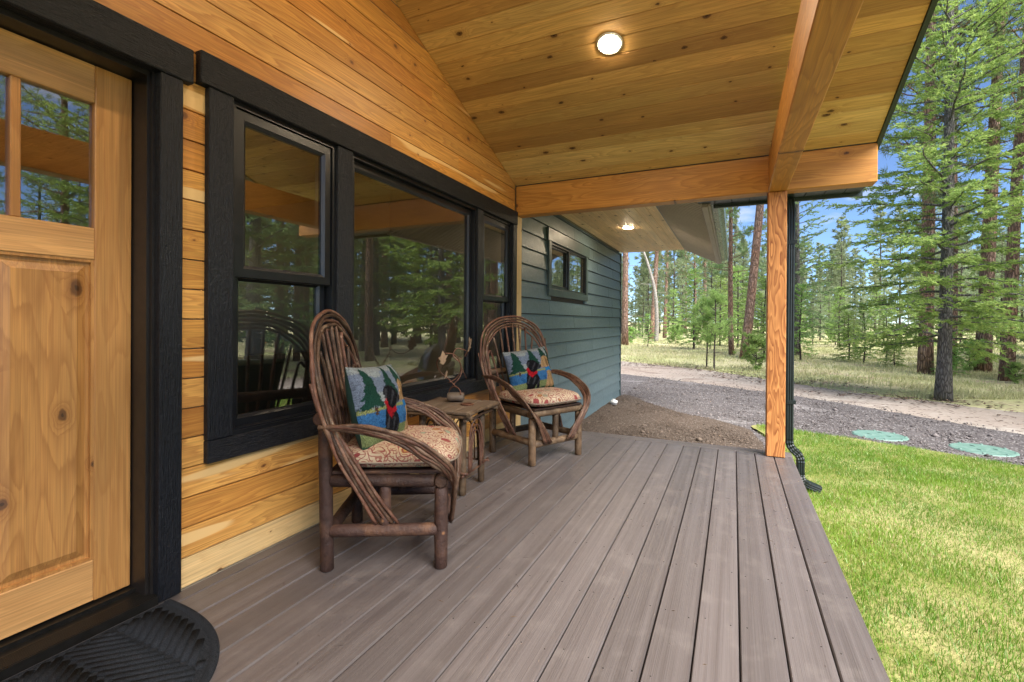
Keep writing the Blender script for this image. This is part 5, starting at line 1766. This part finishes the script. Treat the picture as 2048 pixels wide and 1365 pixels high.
# picture point -> ground point (used only to read tree positions off the photograph)
def gp_(px, py, z=GZ):
    d = F_ + R2 * ((px - 1024) / 962.8576) - U2 * ((py - 646.81) / 962.8576)
    t_ = (z - CAM.z) / d.z
    q = CAM + d * t_
    return q.x, q.y


x, y = 6.0, 12.65
plant(K['hero_fir'], 'fir_tree', x, y, 'big fir with a grey trunk at the edge of the gravel, branches down low', 'tree', 'trees at the edge of the drive', 1.0, 0.6)
for (px, py, kind, sc, ln, lab) in (
        (1850, 748, 'pine_a', 1.0, (0.0, 0), 'thick red-barked pine just behind the big fir'),
        (1965, 745, 'pine_a', 1.05, (0.03, 0), 'thick grey-brown pine behind the big fir, second trunk from the right edge'),
        (2013, 762, 'pine_b', 0.95, (0.05, 0.0), 'rugged pine nearest the right edge, grass at its foot'),
        (1902, 742, 'pine_c', 1.0, (0.01, 0), 'pine whose trunk is half hidden by the trunk of the big fir'),
        (1489, 718, 'pine_a', 1.0, (0.065, 0.0), 'leaning red-barked pine beside the porch post'),
        (1463, 711, 'pine_c', 0.9, (-0.02, 0), 'slim grey pine next to the leaning pine'),
        (1250, 691, 'pine_a', 1.15, (0.02, 0), 'thick pine half hidden by the corner of the green wall'),
        (1303, 680, 'pine_a', 1.15, (0.035, 0), 'reddish pine in a close pair left of the young pines'),
        (1329, 677, 'pine_b', 1.1, (0.01, 0), 'straight brown pine beside the close pair'),
        (1359, 664, 'pine_c', 1.1, (0.03, 0), 'thin red pine trunk far back, under the end of the soffit'),
        (1371, 668, 'pine_b', 1.15, (-0.005, 0), 'dark red pine trunk under the end of the soffit'),
        (1390, 674, 'pine_b', 1.0, (-0.015, 0), 'reddish pine with bare twigs, right of the dark red pine'),
        (1409, 676, 'pine_a', 1.0, (0.01, 0), 'tall brown pine straight behind the young multi-stem pine'),
        (1285, 661, 'pine_c', 1.0, (0.02, 0), 'thin dark pine far back near the corner of the green wall')):
    x, y = gp_(px, py)
    plant(K[kind], 'pine_tree', x, y, lab, 'tree', 'tall pines behind the drive', sc, None, ln)
# dead pale tree leaning against the pair
x, y = gp_(1312, 684)
rr = random.Random(5)
m = MB(); pts = [(0, 0, -0.1), (0.05, 0, 1.5), (-0.1, 0, 4.0), (-0.75, 0.1, 6.5), (-1.6, 0.1, 9.0), (-1.9, 0.2, 12)]
m.tube(spline(pts, 4), [0.20 - 0.0085 * i for i in range(21)], 9, jitter=0.05)
for k in range(16):
    q = spline(pts, 4)[rr.randint(4, 20)]; a = rr.uniform(0, 6.28); L = rr.uniform(0.5, 2.2)
    m.tube([q, q + Vector((math.cos(a), math.sin(a), rr.uniform(0, .5))) * L * .5, q + Vector((math.cos(a + .4), math.sin(a + .4), rr.uniform(-.2, .4))) * L], [0.018, 0.010, 0.004], 4, False)
de = empty('dead_tree', (x, y, GZ)); tag(de, 'pale leafless crooked tree leaning in front of the reddish pine pair', 'tree')
m.build('trunk', M['bark_pale'], de)

x, y = gp_(1592, 712)
plant(K['fir_a'], 'fir_tree', x, y, 'broad bluish fir just behind the downspout', 'tree', 'trees behind the drive', 1.0, 1.0, None, None, 0.85)
# young trees on the grass
for (px, py, kind, sc, lab) in (
        (1429, 741, 'sapling_pine', 1.0, 'young multi-stem pine with pale tufts by the track'),
        (1413, 737, 'sapling_pine', 0.92, 'thin leaning young pine left of the multi-stem pine'),
        (1697, 721, 'fir_young_a', 0.95, 'small cone-shaped young fir alone on the dry grass'),
        (1727, 726, 'fir_young_b', 0.75, 'wispy young fir right of the cone-shaped one'),
        (1790, 735, 'fir_young_a', 0.62, 'tiny young fir left of the red-barked pine'),
        (1602, 722, 'fir_young_b', 1.0, 'bright green young fir at the foot of the bluish fir'),
        (1511, 742, 'shrub', 1.15, 'low pale green shrub left of the porch post'),
        (1530, 716, 'fir_young_b', 1.15, 'bushy young fir between leaning pine and post'),
        (1548, 722, 'fir_young_b', 1.0, 'bushy young fir half hidden behind the post'),
        (1772, 719, 'fir_young_b', 0.7, 'sparse young fir in front of the thin dark trunks'),
        (1900, 752, 'fir_young_a', 0.6, 'small green fir peeping out right of the big fir trunk'),
        (1940, 745, 'shrub', 1.0, 'low green shrub left of the thick grey-brown pine'),
        (2030, 768, 'shrub', 0.55, 'grassy green tuft at the foot of the pine by the right edge'),
        (1262, 668, 'fir_young_b', 1.3, 'bright young fir by the corner of the green wall'),
        (1280, 676, 'fir_young_a', 0.9, 'small fir on the grass right of the pine at the wall corner'),
        (1345, 662, 'fir_young_b', 1.5, 'young fir far back between the pine trunks'),
        (1440, 692, 'fir_young_b', 1.5, 'leafy young fir behind the multi-stem pine'),
        (1475, 696, 'fir_young_b', 1.6, 'leafy young fir behind the leaning pine'),
        (1500, 702, 'fir_young_b', 1.4, 'leafy young fir right behind the shrub'),
        (1395, 690, 'shrub', 1.4, 'green bush at the foot of the reddish pines')):
    x, y = gp_(px, py)
    nm = {'sapling_pine': 'young_pine', 'shrub': 'shrub'}.get(kind, 'young_fir')
    plant(K[kind], nm, x, y, lab, 'shrub' if kind == 'shrub' else 'young tree', 'young trees on the dry grass', sc)

# slender forest behind: one group, nothing tells them apart
rs = random.Random(77)
def in_view(x, y):
    v = Vector((x, y, 0)) - Vector((CAM.x, CAM.y, 0))
    d = v.dot(F_); r = v.dot(R_)
    return d, r / max(d, 0.1)
cnt = 0
tries = 0
while cnt < 66 and tries < 4000:
    tries += 1
    d = rs.uniform(30, 64) ; s = rs.uniform(0.20, 1.25)
    if s < 0.50 and d < 40: continue
    q = CAM + F_ * d + R_ * d * s
    x, y = q.x, q.y
    kind = rs.choice(['slender_a', 'slender_b', 'slender_a', 'fir_b'])
    plant(K[kind], 'slender_tree', x, y, 'slender dark-trunked conifer among the many in the thin forest behind', 'tree', 'thin forest behind the dry grass', rs.uniform(0.7, 1.1) * (0.48 if 0.58 < s < 0.84 else 1.0), rs.uniform(0, 6.28))
    cnt += 1
# green undergrowth of young firs between the trunks
for i in range(46):
    d = rs.uniform(27, 58); s = rs.uniform(0.22, 1.15)
    q = CAM + F_ * d + R_ * d * s
    plant(K[rs.choice(['fir_young_b', 'fir_young_b', 'shrub'])], 'young_fir', q.x, q.y, 'bright young fir of the undergrowth in the thin forest', 'young tree', 'undergrowth in the thin forest', rs.uniform(0.6, 1.5))
# trees off to the right, opposite the windows (seen mirrored in the glass)
for i, (x, y, kind, sc) in enumerate(((10.5, 9.6, 'fir_a', 1.05), (13.5, 13.0, 'pine_b', 1.0), (15.0, 8.0, 'hero_fir', 0.95), (17.5, 17.5, 'fir_a', 1.1), (20, 11, 'pine_a', 1.0), (19, 4.5, 'fir_a', 1.1), (24, 15, 'pine_c', 1.1),
                                      (16, 0.5, 'pine_b', 1.0), (23, -2, 'fir_a', 1.1), (27, 8, 'fir_a', 1.2), (30, 16, 'pine_a', 1.1), (28, 23, 'fir_a', 1.2), (10.6, 14.6, 'pine_b', 1.0), (12.6, 17.2, 'fir_a', 1.0), (15.2, 19.4, 'fir_a', 1.1), (16.4, 22.5, 'pine_a', 1.0), (20, 25, 'fir_a', 1.1), (22.5, 29, 'fir_a', 1.2), (13.2, 22.6, 'slender_a', 1.2), (18, 28, 'fir_a', 1.2), (25, 33, 'pine_c', 1.2), (19.5, 21, 'fir_b', 1.3), (24, 26, 'fir_b', 1.4), (29, 31, 'fir_a', 1.3), (14.8, 16.2, 'fir_young_b', 1.4), (12.2, 14.2, 'fir_young_b', 1.2), (22, 24, 'pine_b', 1.1), (34, 2, 'fir_a', 1.2), (36, 12, 'pine_c', 1.2), (33, 22, 'fir_a', 1.2))):
    plant(K[kind], 'pine_tree' if 'pine' in kind else 'fir_tree', x, y, 'tall conifer across the lawn, seen mirrored in the porch windows', 'tree', 'trees across the lawn mirrored in the windows', sc)
for i in range(34):
    d = rs.uniform(14, 46); a_ = math.radians(rs.uniform(18, 64))
    x, y = 2 + d * math.cos(a_), 3 + d * math.sin(a_)
    dd, ss = in_view(x, y)
    if ss < 1.14 or x < 10: continue
    kind = rs.choice(['fir_a', 'pine_c', 'pine_b', 'fir_a', 'slender_a', 'slender_a'])
    plant(K[kind], 'pine_tree' if 'pine' in kind else 'fir_tree', x, y, 'tall conifer across the lawn, seen mirrored in the porch windows', 'tree', 'trees across the lawn mirrored in the windows', rs.uniform(0.85, 1.1))
for i in range(8):
    plant(K[rs.choice(['fir_b', 'slender_a'])], 'slender_tree', -14 - rs.uniform(0, 10), -3 + i * 2.2, 'conifer behind the house, glimpsed through the room', 'tree', 'trees behind the house', 1.1)

# far wood as one mass
def far_wood():
    rng = np.random.default_rng(91); rnd = random.Random(91)
    Vt = []; Vc = []
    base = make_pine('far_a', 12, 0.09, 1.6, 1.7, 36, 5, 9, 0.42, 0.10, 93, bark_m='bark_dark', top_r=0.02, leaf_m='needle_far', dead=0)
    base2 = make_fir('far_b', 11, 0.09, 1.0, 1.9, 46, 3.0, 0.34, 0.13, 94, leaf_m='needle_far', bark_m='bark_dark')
    src = []
    for b in (base, base2):
        out_ = []
        for k in ('trunk', 'crown'):
            me = b[k]; me.calc_loop_triangles()
            co = np.empty(len(me.vertices) * 3, np.float32); me.vertices.foreach_get('co', co); co = co.reshape(-1, 3)
            tr = np.empty(len(me.loop_triangles) * 3, np.int32); me.loop_triangles.foreach_get('vertices', tr); tr = tr.reshape(-1, 3)
            out_.append((co, tr))
        src.append(out_)
    tv, tt, cv, ct = [], [], [], []
    no = [0, 0]
    for i in range(330):
        d = rnd.uniform(58, 130); s = rnd.uniform(-0.75, 1.9)
        if s < 0.1 and rnd.random() < 0.6: s = rnd.uniform(0.1, 1.3)
        q = CAM + F_ * d + R_ * d * s
        b = src[rnd.randint(0, 1)]
        a = rnd.uniform(0, 6.28); sc = rnd.uniform(0.8, 1.5)
        Rm = np.array([[math.cos(a), -math.sin(a), 0], [math.sin(a), math.cos(a), 0], [0, 0, 1]]) * sc
        for k in (0, 1):
            co, tr = b[k]
            w = co @ Rm.T + np.array([q.x, q.y, gz(q.x, q.y)])
            (tv if k == 0 else cv).append(w); (tt if k == 0 else ct).append(tr + no[k]); no[k] += len(co)
    e = empty('distant_forest', (0, 0, GZ))
    tag(e, 'distant conifer forest closing off the view', 'forest', kind='stuff')
    tm = np_mesh('far_trunks', np.concatenate(tv) - np.array([0, 0, GZ]), np.concatenate(tt)); tm.materials.append(M['bark_dark'])
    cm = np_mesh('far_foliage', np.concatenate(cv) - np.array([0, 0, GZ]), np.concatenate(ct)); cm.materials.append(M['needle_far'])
    a = link('distant_trunks', tm, None, e); tag(a, kind='stuff')
    a = link('distant_foliage', cm, None, e); tag(a, kind='stuff')


far_wood()

# ------------------------------------------------------------------ grass
t = NT('grass_blades')
ca = t.n('ShaderNodeVertexColor', _layer_name='Col')
df = t.n('ShaderNodeBsdfDiffuse', Color=ca.outputs[0]); tl = t.n('ShaderNodeBsdfTranslucent', Color=ca.outputs[0])
gl = t.n('ShaderNodeBsdfGlossy', Roughness=0.45, Color=(0.9, 0.95, 0.9, 1))
ms = t.n('ShaderNodeMixShader', Fac=0.35); t.t.links.new(df.outputs[0], ms.inputs[1]); t.t.links.new(tl.outputs[0], ms.inputs[2])
m2 = t.n('ShaderNodeMixShader', Fac=0.04); t.t.links.new(ms.outputs[0], m2.inputs[1]); t.t.links.new(gl.outputs[0], m2.inputs[2])
t.t.links.new(m2.outputs[0], t.out.inputs['Surface'])
M['blades'] = t.m


def vnoise(x, y, s, seed):
    """cheap smooth value noise on numpy arrays"""
    rng = np.random.default_rng(seed); N = 64
    G = rng.random((N, N))
    u = x * s; v = y * s
    i = np.floor(u).astype(int); j = np.floor(v).astype(int); fu = u - i; fv = v - j
    fu = fu * fu * (3 - 2 * fu); fv = fv * fv * (3 - 2 * fv)
    g = lambda a, b: G[a % N, b % N]
    return (g(i, j) * (1 - fu) + g(i + 1, j) * fu) * (1 - fv) + (g(i, j + 1) * (1 - fu) + g(i + 1, j + 1) * fu) * fv


def inside(px, py, R):
    ins = np.zeros(px.shape, bool)
    A = R; B = np.roll(R, -1, 0)
    for (ax, ay), (bx, by) in zip(A[::2], np.roll(A[::2], -1, 0)):
        c = ((ay > py) != (by > py))
        ins ^= c & (px < (bx - ax) * (py - ay) / (by - ay + 1e-12) + ax)
    return ins


def blades(px, py, pz, h, w, cols, rng, lean=0.55):
    n = len(px)
    az = rng.uniform(0, 2 * np.pi, n); ln = np.abs(rng.normal(0.25, lean * 0.5, n)) * h
    fa = rng.uniform(0, 2 * np.pi, n)
    dx, dy = np.cos(az), np.sin(az); sx, sy = np.cos(fa), np.sin(fa)
    V = np.empty((n, 5, 3), np.float32)
    w2 = w / 2
    V[:, 0] = np.stack([px - sx * w2, py - sy * w2, pz], 1); V[:, 1] = np.stack([px + sx * w2, py + sy * w2, pz], 1)
    mx, my, mz = px + dx * ln * 0.35, py + dy * ln * 0.35, pz + h * 0.55
    V[:, 2] = np.stack([mx - sx * w2 * .8, my - sy * w2 * .8, mz], 1); V[:, 3] = np.stack([mx + sx * w2 * .8, my + sy * w2 * .8, mz], 1)
    V[:, 4] = np.stack([px + dx * ln, py + dy * ln, pz + h * np.sqrt(np.clip(1 - (ln / h) ** 2 * .35, .2, 1))], 1)
    base = np.arange(n)[:, None] * 5
    T = np.concatenate([base + np.array([[0, 1, 3]]), base + np.array([[0, 3, 2]]), base + np.array([[2, 3, 4]])], 0)
    C = np.repeat(cols, 5, 0)
    return V.reshape(-1, 3), T, C


def lawn_grass():
    rng = np.random.default_rng(5)
    PX = []; PY = []
    for (x0, x1, y0, y1, den) in ((2.4, 5.6, 0.6, 8.0, 11000), (2.4, 9.4, -4, 0.6, 700), (5.6, 9.4, 0.6, 7, 900)):
        n = int((x1 - x0) * (y1 - y0) * den)
        PX.append(rng.uniform(x0, x1, n)); PY.append(rng.uniform(y0, y1, n))
    px = np.concatenate(PX); py = np.concatenate(PY)
    edge = 0.02 * rng.normal(size=len(px))
    ok = inside(px + edge, py + edge, LAWN_R) & ((px > 2.560) | (py > 4.86))
    px, py = px[ok], py[ok]
    near = (px < 5.6) & (py > 0.6)
    straw = vnoise(px, py, 2.3, 3) * 0.20 + vnoise(px, py, 7.0, 4) * 0.45 + vnoise(px, py, 19.0, 6) * 0.35
    tone = vnoise(px, py, 2.6, 8)
    n = len(px)
    h = rng.uniform(0.022, 0.056, n) * (0.75 + 0.5 * vnoise(px, py, 3.5, 12)) * np.where(rng.random(n) < 0.03, 1.5, 1.0)
    w = np.where(near, rng.uniform(0.0020, 0.0046, n), 0.012)
    is_straw = rng.random(n) < np.clip((straw - 0.36) * 1.2, 0.06, 0.34)
    g1 = np.array([0.105, 0.225, 0.018]); g2 = np.array([0.200, 0.330, 0.030]); s1 = np.array([0.52, 0.45, 0.20])
    k = np.clip(tone + rng.normal(0, 0.18, n), 0, 1)[:, None]
    c = g1 * (1 - k) + g2 * k
    c[is_straw] = s1 * rng.uniform(0.7, 1.2, (is_straw.sum(), 1))
    h[is_straw] *= 0.72
    V, T, C = blades(px, py, np.full(n, GZ + 0.052), h, w, c, rng, 0.9)
    o = link('lawn_grass', np_mesh('lawn_grass', V, T, False, C), M['blades'])
    tag(o, 'short bright green lawn grass flecked with straw beside the deck', 'grass', kind='stuff')


lawn_grass()


def dry_grass():
    rng = np.random.default_rng(15)
    n = 150000
    d = 10 + 34 * rng.random(n) ** 1.25; s = rng.uniform(0.10, 1.15, n)
    px = CAM.x + F_.x * d + R_.x * d * s; py = CAM.y + F_.y * d + R_.y * d * s
    # beyond the verge only
    edge_x = np.array([-9, -4, -1.5, 1, 2.6, 4, 5.4, 6.9, 9, 12, 16]); edge_y = np.array([23, 20.8, 18.9, 17.2, 15.4, 13.7, 12.4, 11.2, 8.4, 3.5, -7])
    ok = py > np.interp(px, edge_x, edge_y) + rng.normal(0, 0.25, n)
    cl = vnoise(px, py, 0.8, 21) * 0.6 + vnoise(px, py, 3.0, 22) * 0.4
    ok &= rng.random(n) < np.clip((cl - 0.30) * 3.0, 0.05, 1)
    px, py, cl, d = px[ok], py[ok], cl[ok], d[ok]
    n = len(px)
    h = rng.uniform(0.04, 0.15, n); w = 0.006 + d * 0.0006
    g = np.array([0.36, 0.40, 0.16]); s1 = np.array([0.60, 0.54, 0.33])
    k = rng.random(n)[:, None] * 0.75
    k[vnoise(px, py, 0.6, 31) > 0.58] += 0.25
    c = s1 * (1 - k) + g * k
    pz = np.array([gz(a, b) for a, b in zip(px, py)])
    V, T, C = blades(px, py, pz, h, w, c, rng, 1.3)
    o = link('dry_grass', np_mesh('dry_grass', V, T, False, C), M['blades'])
    tag(o, 'dry yellowish grass covering the open ground under the pines', 'grass', kind='stuff')


dry_grass()


def scatter_stones(name, n, region, zr, sz, mat, label, seed):
    rng = np.random.default_rng(seed)
    ico = np.array([(0, 0, 1), (.9, 0, .1), (.28, .85, .1), (-.72, .53, -.05), (-.72, -.53, .1), (.28, -.85, 0), (0, 0, -1)])
    fc = [(0, 1, 2), (0, 2, 3), (0, 3, 4), (0, 4, 5), (0, 5, 1), (6, 2, 1), (6, 3, 2), (6, 4, 3), (6, 5, 4), (6, 1, 5)]
    px, py = region(rng, n); n = len(px)
    s = sz * rng.lognormal(0, 0.45, n)
    Vs = ico[None] * s[:, None, None] * rng.uniform(0.6, 1.3, (n, 7, 3)); Vs[..., 2] *= 0.6
    a = rng.uniform(0, 6.28, n); ca, sa = np.cos(a)[:, None], np.sin(a)[:, None]
    X_ = Vs[..., 0] * ca - Vs[..., 1] * sa; Y_ = Vs[..., 0] * sa + Vs[..., 1] * ca
    Vs = np.stack([X_ + px[:, None], Y_ + py[:, None], Vs[..., 2] + zr + s[:, None] * 0.2], -1)
    T = (np.arange(n)[:, None, None] * 7 + np.array(fc)[None]).reshape(-1, 3)
    tones = rng.uniform(0.5, 1.6, n)[:, None] * np.array([[0.125, 0.108, 0.103] if 'drive' in name or 'coarse' in name else [0.10, 0.075, 0.058]])
    o = link(name, np_mesh(name, Vs.reshape(-1, 3), T, False, np.repeat(tones, 7, 0)), mat)
    tag(o, label, 'gravel', kind='stuff')


t = NT('loose_stone')
ca = t.n('ShaderNodeVertexColor', _layer_name='Col')
t.princ(ca.outputs[0], 0.9, None, spec=0.2)
M['stones'] = t.m


def reg_drive(rng, n):
    px = rng.uniform(0.0, 8.0, n); py = rng.uniform(6.0, 14.0, n)
    ok = (py < np.interp(px, [-1, 1.33, 3.35, 4.66, 5.7, 7.5], [14.3, 12.9, 11.5, 10.2, 8.95, 6.6]) + rng.normal(0, .3, n)) & ~inside(px, py, LAWN_R) & ~((px < 0.3) & (py < 9.9))
    ok &= ~(((px - 3.895) ** 2 + (py - 8.02) ** 2 < 0.085) | ((px - 4.835) ** 2 + (py - 7.68) ** 2 < 0.085))
    ok &= ~((px < np.interp(py, [4.8, 7.4, 8.05, 8.47, 9.25, 9.9], [2.4, 2.3, 1.84, 1.28, .62, 0.0])) & (py < 9.9))
    return px[ok], py[ok]


def reg_bed(rng, n):
    py = rng.uniform(4.86, 9.7, n); px = rng.uniform(0.02, 2.4, n)
    ok = px < np.interp(py, [4.8, 7.4, 8.05, 8.47, 9.25, 9.9], [2.4, 2.3, 1.84, 1.28, .62, 0.0])
    return px[ok], py[ok]


def litter():
    rng = np.random.default_rng(71)
    n = 16000
    px = rng.uniform(-3, 11, n); py = rng.uniform(7.5, 21, n)
    fx = [-9, -4, -1.5, 1, 2.6, 4, 5.4, 6.9, 9, 12]
    d = py - np.interp(px, fx, [23, 20.8, 18.9, 17.2, 15.4, 13.7, 12.4, 11.2, 8.4, 3.5])
    ok = (np.abs(d + 0.3) < 2.2 * rng.random(n)) & (rng.random(n) < np.clip(vnoise(px, py, 0.9, 73) * 2.2 - 0.5, 0.05, 1))
    px, py = px[ok], py[ok]; n = len(px)
    az = rng.uniform(0, 6.28, n); L = rng.uniform(0.02, 0.10, n); w = rng.uniform(0.006, 0.018, n)
    dx, dy = np.cos(az), np.sin(az)
    V = np.empty((n, 4, 3))
    z = GZ + 0.045
    V[:, 0] = np.stack([px - dx * L, py - dy * L, np.full(n, z)], 1); V[:, 1] = np.stack([px - dy * w, py + dx * w, z + w * 0.9], 1)
    V[:, 2] = np.stack([px + dx * L, py + dy * L, z + rng.uniform(0, 0.03, n)], 1); V[:, 3] = np.stack([px + dy * w, py - dx * w, np.full(n, z)], 1)
    T = np.concatenate([np.arange(n)[:, None] * 4 + np.array([[0, 3, 1]]), np.arange(n)[:, None] * 4 + np.array([[1, 3, 2]]), np.arange(n)[:, None] * 4 + np.array([[0, 1, 3]])])
    c = np.array([[0.13, 0.085, 0.062]]) * rng.uniform(0.5, 1.9, (n, 1))
    o = link('bark_litter', np_mesh('bark_litter', V.reshape(-1, 3), T, False, np.repeat(c, 4, 0)), M['stones'])
    tag(o, 'brown bark scraps, twigs and cones strewn along the edge of the pale dirt', 'litter', kind='stuff')


litter()
scatter_stones('coarse_stones', 1500, reg_drive, GZ + 0.043, 0.017, M['stones'], 'coarser stones lying here and there on the gravel drive', 63)
scatter_stones('drive_stones', 42000, reg_drive, GZ + 0.045, 0.0085, M['stones'], 'loose grey stones strewn over the gravel drive', 61)
scatter_stones('bed_clods', 20000, reg_bed, GZ + 0.068, 0.0075, M['stones'], 'small brown clods and stones on the soil bed beside the green wall', 62)


def deck_needles():
    """a few fallen pine needles and crumbs on the boards"""
    rng = np.random.default_rng(81)
    n = 150
    px = rng.uniform(0.3, 2.5, n); py = rng.uniform(0.7, 4.7, n)
    az = rng.uniform(0, 6.28, n); L = rng.uniform(0.003, 0.022, n); w = 0.0009
    dx, dy = np.cos(az), np.sin(az)
    V = np.empty((n, 4, 3)); z = np.full(n, 0.0022)
    V[:, 0] = np.stack([px - dx * L, py - dy * L, z], 1); V[:, 1] = np.stack([px - dy * w, py + dx * w, z + .0012], 1)
    V[:, 2] = np.stack([px + dx * L, py + dy * L, z], 1); V[:, 3] = np.stack([px + dy * w, py - dx * w, z], 1)
    b = np.arange(n)[:, None] * 4
    T = np.concatenate([b + np.array([[0, 3, 1]]), b + np.array([[1, 3, 2]]), b + np.array([[0, 2, 3]])])
    c = np.array([[0.10, 0.065, 0.04]]) * rng.uniform(0.4, 1.8, (n, 1))
    o = link('fallen_needles', np_mesh('fallen_needles', V.reshape(-1, 3), T, False, np.repeat(c, 4, 0)), M['stones'])
    tag(o, 'a few fallen pine needles and crumbs on the deck boards', 'litter', kind='stuff')


deck_needles()
